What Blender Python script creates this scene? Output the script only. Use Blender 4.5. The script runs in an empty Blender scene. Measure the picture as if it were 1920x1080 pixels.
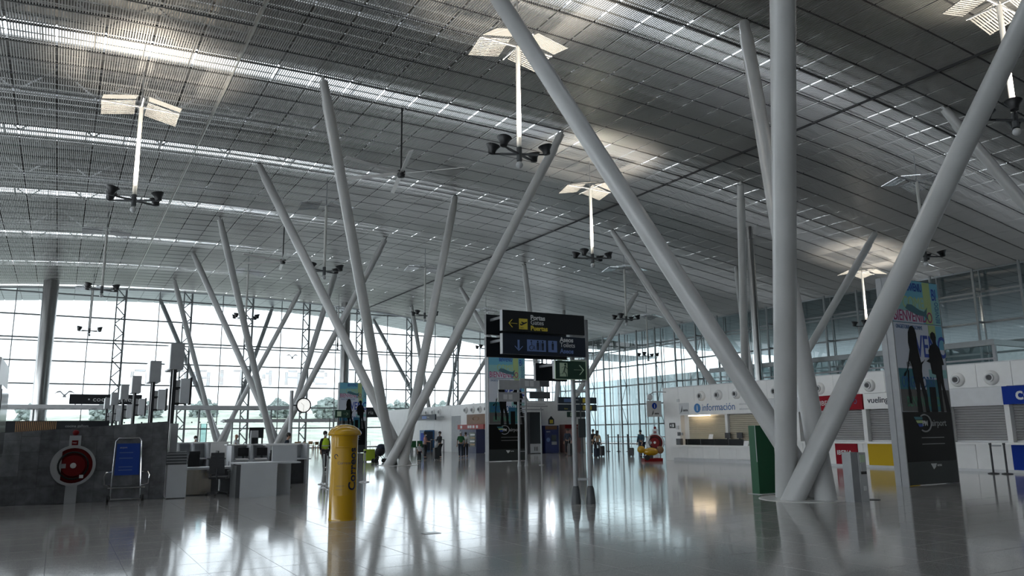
import bpy, bmesh, math, random
import numpy as np
from mathutils import Vector, Matrix
from mathutils.geometry import tessellate_polygon
random.seed(7)
S = bpy.context.scene
COL = S.collection
PI = math.pi
# ---------------------------------------------------------------- camera
FPX, HEAD, PITCH, ROLL, EYE = 1437.37, 0.529482, 0.184881, -0.012331, 1.65
fw = Vector((math.sin(HEAD)*math.cos(PITCH), math.cos(HEAD)*math.cos(PITCH), math.sin(PITCH)))
r0 = Vector((math.cos(HEAD), -math.sin(HEAD), 0)); u0 = r0.cross(fw)
rt = r0*math.cos(ROLL) + u0*math.sin(ROLL); up = u0*math.cos(ROLL) - r0*math.sin(ROLL)
cam = bpy.data.cameras.new('camera'); camo = bpy.data.objects.new('camera', cam); COL.objects.link(camo)
camo.matrix_world = Matrix(((rt.x, up.x, -fw.x, 0), (rt.y, up.y, -fw.y, 0), (rt.z, up.z, -fw.z, EYE), (0, 0, 0, 1)))
cam.sensor_fit = 'HORIZONTAL'; cam.sensor_width = 36; cam.lens = 36*FPX/1920
cam.clip_start = 0.1; cam.clip_end = 2000
S.camera = camo
CP = Vector((0, 0, EYE))
def ray(x, y): return fw + rt*((x-960)/FPX) - up*((y-540)/FPX)
def onz(x, y, z=0.0): d = ray(x, y); return CP + d*((z-EYE)/d.z)
def ony(x, y, Y): d = ray(x, y); return CP + d*(Y/d.y)
def onx(x, y, X): d = ray(x, y); return CP + d*(X/d.x)
# ---------------------------------------------------------------- world, exposure
S.view_settings.view_transform = 'Standard'; S.view_settings.look = 'None'
S.view_settings.gamma = 1; S.view_settings.use_curve_mapping = False
S.view_settings.exposure = 1.35
W = bpy.data.worlds.new('overcast_sky'); S.world = W; W.use_nodes = True
wn = W.node_tree.nodes; wl = W.node_tree.links
bg = wn['Background']; bg.inputs[1].default_value = SKY_STRENGTH = 3.0
tc = wn.new('ShaderNodeTexCoord'); sp = wn.new('ShaderNodeSeparateXYZ'); cr = wn.new('ShaderNodeValToRGB')
wl.new(tc.outputs['Generated'], sp.inputs[0]); wl.new(sp.outputs['Z'], cr.inputs[0]); wl.new(cr.outputs[0], bg.inputs[0])
cr.color_ramp.elements[0].color = (0.80, 0.87, 0.92, 1); cr.color_ramp.elements[1].color = (0.88, 0.92, 1.0, 1)
# ---------------------------------------------------------------- helpers
def mat(name, col, rough=0.5, metal=0.0, noise=0.0, nscale=20.0, emis=0.0, spec=0.5, bump=0.0, coat=0.0, stretch=None):
    m = bpy.data.materials.new(name); m.use_nodes = True
    nt = m.node_tree; b = nt.nodes['Principled BSDF']
    c = (*col, 1) if len(col) == 3 else col
    b.inputs['Base Color'].default_value = c
    b.inputs['Roughness'].default_value = rough; b.inputs['Metallic'].default_value = metal
    b.inputs['Specular IOR Level'].default_value = spec
    if coat: b.inputs['Coat Weight'].default_value = coat; b.inputs['Coat Roughness'].default_value = 0.08
    if emis:
        b.inputs['Emission Color'].default_value = c; b.inputs['Emission Strength'].default_value = emis
    if noise or bump:
        t = nt.nodes.new('ShaderNodeTexCoord'); n = nt.nodes.new('ShaderNodeTexNoise')
        n.inputs['Scale'].default_value = nscale; n.inputs['Detail'].default_value = 5
        src = t.outputs['Object']
        if stretch:
            mp = nt.nodes.new('ShaderNodeMapping'); mp.inputs['Scale'].default_value = stretch
            nt.links.new(src, mp.inputs[0]); src = mp.outputs[0]
        nt.links.new(src, n.inputs['Vector'])
        if noise:
            r = nt.nodes.new('ShaderNodeValToRGB')
            r.color_ramp.elements[0].position = 0.3; r.color_ramp.elements[1].position = 0.7
            r.color_ramp.elements[0].color = (*[max(0, v*(1-noise)) for v in c[:3]], 1)
            r.color_ramp.elements[1].color = (*[min(1, v*(1+noise)) for v in c[:3]], 1)
            nt.links.new(n.outputs['Fac'], r.inputs[0]); nt.links.new(r.outputs[0], b.inputs['Base Color'])
        if bump:
            bp = nt.nodes.new('ShaderNodeBump'); bp.inputs['Strength'].default_value = bump; bp.inputs['Distance'].default_value = 0.01
            nt.links.new(n.outputs['Fac'], bp.inputs['Height']); nt.links.new(bp.outputs[0], b.inputs['Normal'])
    return m
def glassmat(name, tint, gloss_ior=1.5):
    m = bpy.data.materials.new(name); m.use_nodes = True; nt = m.node_tree; nt.nodes.clear()
    o = nt.nodes.new('ShaderNodeOutputMaterial'); mx = nt.nodes.new('ShaderNodeMixShader')
    t = nt.nodes.new('ShaderNodeBsdfTransparent'); g = nt.nodes.new('ShaderNodeBsdfGlossy'); lw = nt.nodes.new('ShaderNodeLayerWeight'); pw = nt.nodes.new('ShaderNodeMath'); f = nt.nodes.new('ShaderNodeMath')
    t.inputs[0].default_value = (*tint, 1); g.inputs['Roughness'].default_value = 0.0; lw.inputs[0].default_value = 0.5; pw.operation = 'POWER'; pw.inputs[1].default_value = 5; f.operation = 'MULTIPLY_ADD'; f.inputs[1].default_value = 0.94; f.inputs[2].default_value = 0.06
    nt.links.new(lw.outputs['Facing'], pw.inputs[0]); nt.links.new(pw.outputs[0], f.inputs[0])
    nt.links.new(f.outputs[0], mx.inputs[0]); nt.links.new(t.outputs[0], mx.inputs[1]); nt.links.new(g.outputs[0], mx.inputs[2])
    nt.links.new(mx.outputs[0], o.inputs[0]); return m
class MB:
    def __init__(s): s.v = []; s.f = []
    def poly(s, pts): b = len(s.v); s.v += [tuple(p) for p in pts]; s.f.append(tuple(range(b, b+len(pts)))); return s
    def hexa(s, p):
        b = len(s.v); s.v += [tuple(q) for q in p]
        for q in ((0, 3, 2, 1), (4, 5, 6, 7), (0, 1, 5, 4), (1, 2, 6, 5), (2, 3, 7, 6), (3, 0, 4, 7)): s.f.append(tuple(b+i for i in q))
        return s
    def bx(s, x0, x1, y0, y1, z0, z1):
        return s.hexa([(x0, y0, z0), (x1, y0, z0), (x1, y1, z0), (x0, y1, z0), (x0, y0, z1), (x1, y0, z1), (x1, y1, z1), (x0, y1, z1)])
    def box(s, c, d, R=None):
        x, y, z = d[0]/2, d[1]/2, d[2]/2; c = Vector(c)
        q = [(-x, -y, -z), (x, -y, -z), (x, y, -z), (-x, y, -z), (-x, -y, z), (x, -y, z), (x, y, z), (-x, y, z)]
        return s.hexa([c+(R @ Vector(a) if R is not None else Vector(a)) for a in q])
    def cyl(s, p0, p1, r, r1=None, n=12, cap=True):
        p0 = Vector(p0); p1 = Vector(p1); r1 = r if r1 is None else r1; d = (p1-p0).normalized()
        a = d.orthogonal().normalized(); c = d.cross(a); b = len(s.v)
        for p, q in ((p0, r), (p1, r1)):
            for i in range(n):
                t = 2*PI*i/n; s.v.append(tuple(p+a*(math.cos(t)*q)+c*(math.sin(t)*q)))
        for i in range(n): j = (i+1) % n; s.f.append((b+i, b+j, b+n+j, b+n+i))
        if cap: s.f.append(tuple(b+n-1-i for i in range(n))); s.f.append(tuple(b+n+i for i in range(n)))
        return s
    def bar(s, p0, p1, w, h=None):
        p0 = Vector(p0); p1 = Vector(p1); d = (p1-p0); L = d.length; R = d.to_track_quat('Z', 'Y').to_matrix()
        return s.box((p0+p1)/2, (w, h or w, L), R)
    def tube(s, pts, r, n=8, closed=False):
        P = [Vector(p) for p in pts]; b = len(s.v); m = len(P); a = None
        for i, p in enumerate(P):
            d = ((P[(i+1) % m] if closed or i < m-1 else p)-(P[i-1] if closed or i > 0 else p)).normalized()
            a = d.orthogonal().normalized() if a is None else (a-d*a.dot(d)).normalized()
            c = d.cross(a)
            for k in range(n): t = 2*PI*k/n; s.v.append(tuple(p+a*(math.cos(t)*r)+c*(math.sin(t)*r)))
        for i in range(m if closed else m-1):
            i2 = (i+1) % m
            for k in range(n): j = (k+1) % n; s.f.append((b+i*n+k, b+i*n+j, b+i2*n+j, b+i2*n+k))
        if not closed: s.f.append(tuple(b+n-1-k for k in range(n))); s.f.append(tuple(b+(m-1)*n+k for k in range(n)))
        return s
    def lathe(s, prof, n=20, o=(0, 0, 0), R=None, cap=True):
        b = len(s.v); o = Vector(o)
        for r, z in prof:
            for i in range(n):
                t = 2*PI*i/n; q = Vector((r*math.cos(t), r*math.sin(t), z)); s.v.append(tuple(o+(R @ q if R is not None else q)))
        for k in range(len(prof)-1):
            for i in range(n): j = (i+1) % n; s.f.append((b+k*n+i, b+k*n+j, b+(k+1)*n+j, b+(k+1)*n+i))
        if cap: s.f.append(tuple(b+n-1-i for i in range(n))); s.f.append(tuple(b+(len(prof)-1)*n+i for i in range(n)))
        return s
    def ball(s, c, r, n=12, sq=(1, 1, 1)):
        prof = [(max(1e-4, math.sin(PI*k/n)), -math.cos(PI*k/n)) for k in range(n+1)]
        return s.lathe([(a*r, z*r) for a, z in prof], n, c, Matrix.Diagonal(sq))
    def prism(s, pts, fn, d):      # 2D outline -> fn(u,v,w) with depth w in 0..d
        b = len(s.v); n = len(pts)
        s.v += [tuple(fn(u, v, 0)) for u, v in pts]+[tuple(fn(u, v, d)) for u, v in pts]
        for tr in tessellate_polygon([[Vector((u, v, 0)) for u, v in pts]]): s.f.append(tuple(b+i for i in tr)); s.f.append(tuple(b+n+i for i in reversed(tr)))
        for i in range(n): j = (i+1) % n; s.f.append((b+j, b+i, b+n+i, b+n+j))
        return s
    def mesh(s, name):
        me = bpy.data.meshes.new(name); me.from_pydata(s.v, [], s.f); me.update(); return me
def fixn(me):
    bm = bmesh.new(); bm.from_mesh(me); bmesh.ops.recalc_face_normals(bm, faces=bm.faces); bm.to_mesh(me); bm.free()
def obj(name, mb, m, parent=None, loc=(0, 0, 0), smooth=False, kind=None, rz=0.0, fix=True):
    me = mb.mesh(name) if isinstance(mb, MB) else mb
    if isinstance(mb, MB):
        if fix: fixn(me)
        me.materials.append(m)
        if smooth:
            me.shade_smooth()
            try: me.set_sharp_from_angle(angle=0.7)
            except Exception: pass
    o = bpy.data.objects.new(name, me); COL.objects.link(o); o.location = loc; o.rotation_euler.z = rz
    if parent: o.parent = parent
    if kind: o['kind'] = kind
    return o
def tag(o, label, cat, group=None):
    o['label'] = label; o['category'] = cat
    if group: o['group'] = group
    return o
def thing(name, label, cat, loc=(0, 0, 0), rz=0.0, group=None):
    o = bpy.data.objects.new(name, None); COL.objects.link(o); o.location = loc; o.rotation_euler.z = rz
    o.empty_display_size = 0.2
    return tag(o, label, cat, group)
def struct(name, mb, m, label, parent=None, smooth=False, cat=None):
    o = obj(name, mb, m, parent, smooth=smooth)
    if not parent: o['kind'] = 'structure'; o['label'] = label; o['category'] = cat or name.split('_')[0]
    return o
def sroot(name, label, cat):
    o = bpy.data.objects.new(name, None); COL.objects.link(o); o['kind'] = 'structure'; o['label'] = label; o['category'] = cat; return o
def copy_tree(o, parent=None):
    c = o.copy(); COL.objects.link(c); c.parent = parent
    for ch in o.children: copy_tree(ch, c)
    return c
FACE_MY = (PI/2, 0, 0)            # text facing -Y
FACE_MX = (PI/2, 0, -PI/2)        # text facing -X
def text(body, size, m, parent, loc, rot=FACE_MY, align='LEFT', name='lettering', sx=1.0, depth=0.003, spacing=1.0, bold=0.0):
    cu = bpy.data.curves.new('txt', 'FONT'); cu.body = body; cu.size = size; cu.align_x = align; cu.extrude = depth; cu.resolution_u = 3
    cu.space_character = spacing; cu.offset = bold
    to = bpy.data.objects.new('txt', cu); COL.objects.link(to)
    dg = bpy.context.evaluated_depsgraph_get(); me = bpy.data.meshes.new_from_object(to.evaluated_get(dg))
    bpy.data.objects.remove(to); bpy.data.curves.remove(cu)
    me.name = name
    if sx != 1.0: me.transform(Matrix.Diagonal((sx, 1, 1, 1)))
    me.materials.clear(); me.materials.append(m)
    o = bpy.data.objects.new(name, me); COL.objects.link(o); o.parent = parent; o.location = loc; o.rotation_euler = rot
    return o
# ---------------------------------------------------------------- materials
M = {}
M['col_white'] = mat('painted_white_steel', (0.45, 0.455, 0.45), 0.28, 0.0, 0.05, 1.2)
M['white'] = mat('white_panel', (0.72, 0.72, 0.71), 0.35, 0, 0.03, 3)
M['offwhite'] = mat('off_white_laminate', (0.52, 0.54, 0.56), 0.4, 0, 0.04, 2)
M['grey'] = mat('grey_paint', (0.30, 0.31, 0.32), 0.45, 0.1, 0.06, 4)
M['lgrey'] = mat('light_grey_paint', (0.50, 0.51, 0.52), 0.4, 0.1, 0.05, 4)
M['dgrey'] = mat('dark_grey_paint', (0.07, 0.075, 0.08), 0.45, 0.1, 0.1, 6)
M['black'] = mat('black_plastic', (0.012, 0.012, 0.014), 0.42)
M['gloss_black'] = mat('gloss_black', (0.010, 0.011, 0.012), 0.12)
M['steel'] = mat('brushed_steel', (0.33, 0.33, 0.325), 0.24, 1.0, 0.12, 8, stretch=(1, 1, 0.1))
M['chrome'] = mat('chrome', (0.72, 0.73, 0.74), 0.12, 1.0)
M['mull'] = mat('mullion_grey', (0.20, 0.215, 0.22), 0.4, 0.4, 0.05, 5)
M['slat'] = mat('aluminium_slat', (0.40, 0.395, 0.385), 0.36, 0.7)
M['rail'] = mat('ceiling_rail', (0.05, 0.05, 0.052), 0.45, 0.5)
M['cover'] = mat('joint_cover_metal', (0.50, 0.50, 0.47), 0.35, 0.7, 0.1, 2)
M['deck'] = mat('roof_deck', (0.17, 0.165, 0.155), 0.75, 0, 0.2, 1.5)
M['truss'] = mat('truss_steel', (0.30, 0.30, 0.30), 0.45, 0.3)
M['soffit'] = mat('soffit_metal', (0.42, 0.44, 0.46), 0.42, 0.6, 0.06, 0.6)
M['glass'] = glassmat('window_glass', (0.42, 0.44, 0.445))
M['glass_side'] = glassmat('side_dimming_glass', (0.29, 0.345, 0.35))  # tint darkened so the bright sky behind comes out pale cyan
M['glass_top'] = glassmat('skylight_glass', (0.90, 0.93, 0.95))
M['glass2'] = glassmat('blue_green_glass', (0.70, 0.86, 0.88))
M['yellow'] = mat('post_yellow_enamel', (0.45, 0.255, 0.006), 0.22, 0, 0.03, 2, coat=0.4)
M['navy'] = mat('navy_lettering', (0.006, 0.008, 0.025), 0.4)
M['signblack'] = mat('sign_black', (0.010, 0.012, 0.015), 0.3)
M['signnavy'] = mat('sign_navy', (0.012, 0.018, 0.032), 0.3)
M['signgreen'] = mat('sign_green', (0.012, 0.045, 0.028), 0.35)
M['signwhite'] = mat('sign_white_print', (0.62, 0.64, 0.64), 0.5)
M['signyellow'] = mat('sign_yellow_print', (0.62, 0.50, 0.06), 0.5)
M['signblue'] = mat('sign_blue_print', (0.13, 0.20, 0.42), 0.5)
M['exitpale'] = mat('exit_pale_green_print', (0.50, 0.62, 0.46), 0.5)
M['green'] = mat('kiosk_green', (0.002, 0.070, 0.026), 0.55, 0, 0.05, 4)
M['red'] = mat('fire_red', (0.17, 0.006, 0.008), 0.5, spec=0.2)
M['signred'] = mat('airline_red', (0.26, 0.004, 0.014), 0.5, spec=0.12)
M['panyellow'] = mat('panel_yellow', (0.50, 0.33, 0.008), 0.5, spec=0.15)
M['panblue'] = mat('panel_blue', (0.002, 0.03, 0.27), 0.5, spec=0.12)
M['cartblue'] = mat('cart_board_blue', (0.004, 0.05, 0.33), 0.3)
M['hiviz'] = mat('hi_vis_yellow', (0.50, 0.72, 0.03), 0.7)
M['skin'] = mat('skin', (0.38, 0.22, 0.15), 0.6)
M['hair'] = mat('dark_hair', (0.015, 0.012, 0.010), 0.6)
M['maskw'] = mat('face_mask_cloth', (0.55, 0.62, 0.68), 0.8)
M['cloth_black'] = mat('black_cloth', (0.012, 0.013, 0.016), 0.85)
M['cloth_navy'] = mat('navy_cloth', (0.02, 0.03, 0.05), 0.85)
M['cloth_white'] = mat('white_cloth', (0.50, 0.52, 0.53), 0.85)
M['cloth_green'] = mat('green_cloth', (0.015, 0.10, 0.035), 0.85)
M['cloth_teal'] = mat('teal_cloth', (0.03, 0.07, 0.10), 0.85)
M['cloth_tan'] = mat('tan_cloth', (0.35, 0.26, 0.17), 0.85)
M['cloth_print'] = mat('floral_print_cloth', (0.40, 0.22, 0.20), 0.85, 0, 0.7, 30)
M['wood'] = mat('warm_wood', (0.30, 0.17, 0.08), 0.5, 0, 0.2, 6, stretch=(1, 1, 6))
M['brown'] = mat('brown_panel', (0.17, 0.085, 0.04), 0.5, 0, 0.1, 4)
M['beige'] = mat('beige_shutter', (0.52, 0.48, 0.38), 0.5, 0.1, 0.04, 3)
M['shutter'] = mat('grey_shutter', (0.40, 0.40, 0.40), 0.45, 0.3, 0.04, 3)
M['lime'] = mat('lime_shell', (0.36, 0.48, 0.03), 0.4)
M['bluecase'] = mat('blue_shell', (0.10, 0.24, 0.36), 0.45)
M['rubber'] = mat('rubber', (0.015, 0.015, 0.015), 0.7)
M['paper'] = mat('paper', (0.75, 0.75, 0.75), 0.7)
M['ring'] = mat('floor_ring_white', (0.62, 0.62, 0.60), 0.3)
M['lampglow'] = mat('lit_lamp_face', (1.0, 0.93, 0.80), 0.4, emis=30.0)
M['lampoff'] = mat('unlit_lamp_glass', (0.45, 0.45, 0.45), 0.15)
M['refl'] = mat('reflector_mesh_dimmed', (0.13, 0.13, 0.125), 0.4)  # reflector of the lit lamps, darkened to hold back their glare
M['refl_off'] = mat('reflector_brightened', (0.82, 0.83, 0.84), 0.22, 0.85)  # same reflector on unlit lamps, lightened to stand in for window reflections
M['totem_black'] = mat('totem_black_panel', (0.006, 0.007, 0.007), 0.3, spec=0.12)
M['mastw'] = mat('mast_white', (0.55, 0.55, 0.53), 0.4)
M['dial'] = mat('backlit_clock_dial', (0.85, 0.85, 0.82), 0.5, emis=0.35)
M['tubeglow'] = mat('counter_light_tube', (1.0, 0.80, 0.55), 0.4, emis=4.0)
M['dot'] = mat('frosted_grey_dots', (0.30, 0.31, 0.33), 0.7)
# polished granite floor
def granite(name, joints):
    m = bpy.data.materials.new(name); m.use_nodes = True; nt = m.node_tree; b = nt.nodes['Principled BSDF']; L = nt.links.new
    g = nt.nodes.new('ShaderNodeNewGeometry'); n1 = nt.nodes.new('ShaderNodeTexNoise'); n2 = nt.nodes.new('ShaderNodeTexNoise'); n3 = nt.nodes.new('ShaderNodeTexNoise')
    for n, s_, d in ((n1, 130, 2), (n2, 0.6, 3), (n3, 7, 4)):
        n.inputs['Scale'].default_value = s_; n.inputs['Detail'].default_value = d; L(g.outputs['Position'], n.inputs['Vector'])
    r = nt.nodes.new('ShaderNodeValToRGB'); e = r.color_ramp.elements
    e[0].position = 0.30; e[0].color = (0.22, 0.215, 0.205, 1); e[1].position = 0.70; e[1].color = (0.56, 0.545, 0.52, 1)
    L(n1.outputs['Fac'], r.inputs[0])
    mx = nt.nodes.new('ShaderNodeMix'); mx.data_type = 'RGBA'; mx.blend_type = 'MULTIPLY'; mx.inputs['Factor'].default_value = 0.35
    L(r.outputs[0], mx.inputs['A']); L(n2.outputs['Fac'], mx.inputs['B'])
    out = mx.outputs['Result']
    if joints:
        br = nt.nodes.new('ShaderNodeTexBrick'); br.offset = 0; br.inputs['Scale'].default_value = 1
        br.inputs['Brick Width'].default_value = TILE; br.inputs['Row Height'].default_value = TILE; br.inputs['Mortar Size'].default_value = 0.004
        br.inputs['Color1'].default_value = br.inputs['Color2'].default_value = (1, 1, 1, 1); br.inputs['Mortar'].default_value = (0.35, 0.35, 0.35, 1)
        L(g.outputs['Position'], br.inputs['Vector'])
        m2 = nt.nodes.new('ShaderNodeMix'); m2.data_type = 'RGBA'; m2.blend_type = 'MULTIPLY'; m2.inputs['Factor'].default_value = 1
        L(out, m2.inputs['A']); L(br.outputs['Color'], m2.inputs['B']); out = m2.outputs['Result']
    L(out, b.inputs['Base Color'])
    mr = nt.nodes.new('ShaderNodeMapRange'); mr.inputs['To Min'].default_value = 0.06; mr.inputs['To Max'].default_value = 0.13
    L(n3.outputs['Fac'], mr.inputs['Value']); L(mr.outputs[0], b.inputs['Roughness'])
    b.inputs['Specular IOR Level'].default_value = 0.38
    return m
TILE = 0.86
M['granite'] = granite('polished_granite', True); M['granite_tile'] = granite('polished_granite_tile', False)
M['joint'] = mat('dark_joint', (0.05, 0.05, 0.05), 0.6)
# dark stone cladding
M['stone'] = mat('dark_slate_slab', (0.15, 0.155, 0.165), 0.34, 0, 0.35, 5, bump=0.1)
M['stone2'] = mat('paler_slate_slab', (0.20, 0.208, 0.22), 0.32, 0, 0.3, 5, bump=0.1)
# ================================================================ large structure
PX = np.array([-40, -20, -12, -6, 0, 8, 17, 22, 27, 32, 37, 42, 48, 56, 60, 66, 75, 90.])
PZ = np.array([13.8, 15.3, 16.0, 16.55, 17.0, 17.35, 17.4, 17.3, 17.1, 16.8, 16.35, 15.75, 15.0, 13.85, 13.35, 12.9, 12.6, 12.4])
_xs = np.linspace(-40, 90, 521); _zs = np.interp(_xs, PX, PZ); _k = np.ones(17)/17
_zs = np.convolve(np.pad(_zs, 8, mode='edge'), _k, 'valid')
def roofz(x): return float(np.interp(x, _xs, _zs))
GY, GX = 91.4, 59.9                     # back and right glass facades
X0, PXW, NX = 5.3-12*1.65, 1.65, 45     # ceiling grid across
Y0, PYW, NY = 28.6-14*1.6, 1.6, 53      # ceiling grid along
SKY_Y = [10.6+12.9*k for k in range(7)]; SKY_W = 2.1
# ---- floor
fl = MB().bx(-40, 90, -40, 100.5, -0.3, -0.0005)
floor = struct('floor', fl, M['granite'], 'polished speckled grey granite floor reflecting the bright windows', cat='floor')
cells = []
for i in range(-4, 40):
    for j in range(2, 40):
        x, y = i*TILE, j*TILE; c = Vector((x+TILE/2, y+TILE/2, 0))-CP; d = c.dot(fw)
        if d < 3: continue
        u = 960+FPX*c.dot(rt)/d; v = 540-FPX*c.dot(up)/d
        if -60 < u < 1980 and 790 < v < 1130: cells.append((d, x, y))
cells.sort(); g = TILE-0.005
tile_me = MB().hexa([(0.0025, 0.0025, -0.0006), (g, 0.0025, -0.0006), (g, g, -0.0006), (0.0025, g, -0.0006), (0.005, 0.005, 0.002), (g-0.0025, 0.005, 0.002), (g-0.0025, g-0.0025, 0.002), (0.005, g-0.0025, 0.002)]).mesh('floor_tile')
fixn(tile_me); tile_me.materials.append(M['granite_tile'])
for d, x, y in cells[:300]: obj('floor_tile', tile_me, None, floor, (x, y, 0))
# ---- roof deck with open skylight slots = the ceiling
dk = MB()
edges = [-40.0]
for y in SKY_Y: edges += [y-SKY_W/2, y+SKY_W/2]
edges.append(100.3)
seg = [x for x in range(-40, 81, 4)]
for k in range(0, len(edges), 2):
    ya, yb = edges[k], edges[k+1]
    for a, b in zip(seg, seg[1:]):
        za, zb = roofz(a)+1.9, roofz(b)+1.9
        dk.hexa([(a, ya, za), (b, ya, zb), (b, yb, zb), (a, yb, za), (a, ya, za+0.25), (b, ya, zb+0.25), (b, yb, zb+0.25), (a, yb, za+0.25)])
ceiling = struct('ceiling', dk, M['deck'], 'dark curved roof deck behind the aluminium slat ceiling', cat='ceiling')
for n, y in enumerate(SKY_Y):
    q = MB(); bars = MB()
    for a, b in zip(seg, seg[1:]):
        za, zb = roofz(a)+2.16, roofz(b)+2.16
        q.poly([(a, y-SKY_W/2-0.05, za), (b, y-SKY_W/2-0.05, zb), (b, y+SKY_W/2+0.05, zb), (a, y+SKY_W/2+0.05, za)])
        bars.bar((a, y-SKY_W/2, za-0.1), (a, y+SKY_W/2, za-0.1), 0.1); bars.bar((a+2, y-SKY_W/2, (za+zb)/2-0.1), (a+2, y+SKY_W/2, (za+zb)/2-0.1), 0.06)
    obj('skylight_pane', q, M['glass_top'], ceiling); obj('skylight_bar', bars, M['truss'], ceiling)
# purlins and W trusses in the plenum
for k in range(8):
    yc = SKY_Y[0]+12.9*(k-1)+3.0
    for off in (0.0, 5.2):
        t = MB(); y = yc+off
        if y < 4 or y > 91: continue
        for x in np.arange(-14.5, 59, 3.3):
            a, b, c = x, x+1.65, x+3.3
            A = (a, y, roofz(a)+1.7); B = (b, y, roofz(b)+0.35); C = (c, y, roofz(c)+1.7)
            t.bar(A, B, 0.07); t.bar(B, C, 0.07); t.bar(A, C, 0.11)
            t.bar(B, (b+3.3, y, roofz(b+3.3)+0.35), 0.09)
        obj('roof_truss', t, M['truss'], ceiling)
for k in range(29):
    t = MB(); y = 6+k*3.0
    if min(abs(y-q) for q in SKY_Y) < 1.4: continue
    for x in np.arange(-14.5, 59, 6.6): t.bar((x, y, roofz(x)+1.75), (x+6.6, y, roofz(x+6.6)+1.75), 0.10, 0.2)
    obj('purlin', t, M['truss'], ceiling)
# slatted aluminium panels
NS = 17; pit = (PXW-0.06)/NS
def panel_mb(i, dst, oy=0.0):
    xa = X0+i*PXW; L0, L1 = oy+0.05, oy+PYW-0.05
    for s in range(NS):
        c = xa+0.03+(s+0.5)*pit; z = roofz(c); w = 0.024; h = 0.05; b = len(dst.v)
        for yy in (L0, L1): dst.v += [(c-w, yy, z), (c+w, yy, z), (c+w, yy, z+h), (c-w, yy, z+h)]
        for e in range(4): f2 = (e+1) % 4; dst.f.append((b+e, b+f2, b+4+f2, b+4+e))
    za, zb = roofz(xa)+0.05, roofz(xa+PXW)+0.05
    for yy in (L0+0.1, L1-0.1, (L0+L1)/2):
        dst.hexa([(xa+0.02, yy-0.02, za), (xa+PXW-0.02, yy-0.02, zb), (xa+PXW-0.02, yy+0.02, zb), (xa+0.02, yy+0.02, za), (xa+0.02, yy-0.02, za+0.04), (xa+PXW-0.02, yy-0.02, zb+0.04), (xa+PXW-0.02, yy+0.02, zb+0.04), (xa+0.02, yy+0.02, za+0.04)])
rank = []
for i in range(NX):
    for j in range(NY):
        xs = [];
        for a, b in ((0, 0), (1, 0), (1, 1), (0, 1)):
            x = X0+(i+a)*PXW; c = Vector((x, Y0+(j+b)*PYW, roofz(x)))-CP; d = c.dot(fw)
            if d < 2: xs = None; break
            xs.append((960+FPX*c.dot(rt)/d, 540-FPX*c.dot(up)/d))
        if not xs: rank.append((0, i, j)); continue
        ar = abs(sum(xs[k][0]*xs[(k+1) % 4][1]-xs[(k+1) % 4][0]*xs[k][1] for k in range(4)))/2
        cx = sum(p[0] for p in xs)/4; cy = sum(p[1] for p in xs)/4
        rank.append((ar if (0 < cx < 1920 and 0 < cy < 700) else 0, i, j))
rank.sort(reverse=True)
pm = {}
for ar, i, j in rank[:290]:
    if i not in pm:
        mb = MB(); panel_mb(i, mb); pm[i] = mb.mesh('ceiling_panel'); pm[i].materials.append(M['slat'])
    obj('ceiling_panel', pm[i], None, ceiling, (0, Y0+j*PYW, 0))
rest = MB()
for ar, i, j in rank[290:]: panel_mb(i, rest, Y0+j*PYW)
obj('ceiling_panel_field', rest, M['slat'], ceiling, kind='stuff', fix=False)
# carrier rails across, joint covers along
for j in range(NY+1):
    t = MB(); y = Y0+j*PYW; strong = (j == 14); leak = j in (10, 17, 24, 31, 38)
    for i in range(0, NX, 3):
        xa = X0+i*PXW; xb = xa+3*PXW
        t.bar((xa, y, roofz(xa)+0.05), (xb, y, roofz(xb)+0.05), 0.14 if strong else (0.025 if leak else 0.07), 0.06)
    obj('carrier_rail', t, M['rail'], ceiling)
obj('joint_cover', MB().bar((5.3, Y0, roofz(5.3)-0.02), (5.3, 91.2, roofz(5.3)-0.02), 0.05, 0.30), M['cover'], ceiling)
obj('joint_cover', MB().bar((31.7, Y0, roofz(31.7)-0.02), (31.7, 91.2, roofz(31.7)-0.02), 0.05, 0.14), M['rail'], ceiling)
# added paler strips standing in for light showing in the right joint
tdash = MB()
for y0, L in ((21.2, 0.9), (22.4, 1.5), (33.5, 1.1), (35.2, 0.7), (47.5, 1.5), (60.5, 1.6)): tdash.bx(31.60, 31.80, y0, y0+L, roofz(31.7)-0.06, roofz(31.7)-0.045)
obj('joint_light_dash', tdash, M['refl'], ceiling)
# outside soffits (overhang) and the plain ceiling behind the camera
sf = MB()
for i in range(0, NX, 1):
    xa, xb = X0+i*PXW, X0+(i+1)*PXW
    for yy in np.arange(91.6, 100.0, 1.7):
        sf.poly([(xa+0.02, yy, roofz(xa)), (xb-0.02, yy, roofz(xb)), (xb-0.02, yy+1.64, roofz(xb)), (xa+0.02, yy+1.64, roofz(xa))])
sb = MB()
for a, b in zip(seg, seg[1:]): sb.poly([(a, 91.5, roofz(a)+0.12), (b, 91.5, roofz(b)+0.12), (b, 100.2, roofz(b)+0.12), (a, 100.2, roofz(a)+0.12)])
for a, b in ((60, 90), (90, 150)): sb.poly([(a, 8, roofz(a)+0.12), (b, 8, roofz(b)+0.12), (b, 80, roofz(b)+0.12), (a, 80, roofz(a)+0.12)])
obj('soffit_backing', sb, M['rail'], ceiling)
obj('back_overhang_soffit', sf, M['soffit'], ceiling)
sf = MB()
for xa in np.arange(60.1, 150, 3.3):
    for yy in np.arange(8, 80, 1.6): sf.poly([(xa, yy, roofz(xa)), (xa+3.24, yy, roofz(xa+3.24)), (xa+3.24, yy+1.54, roofz(xa+3.24)), (xa, yy+1.54, roofz(xa))])
obj('side_overhang_soffit', sf, M['soffit'], ceiling)
sf = MB()
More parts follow.
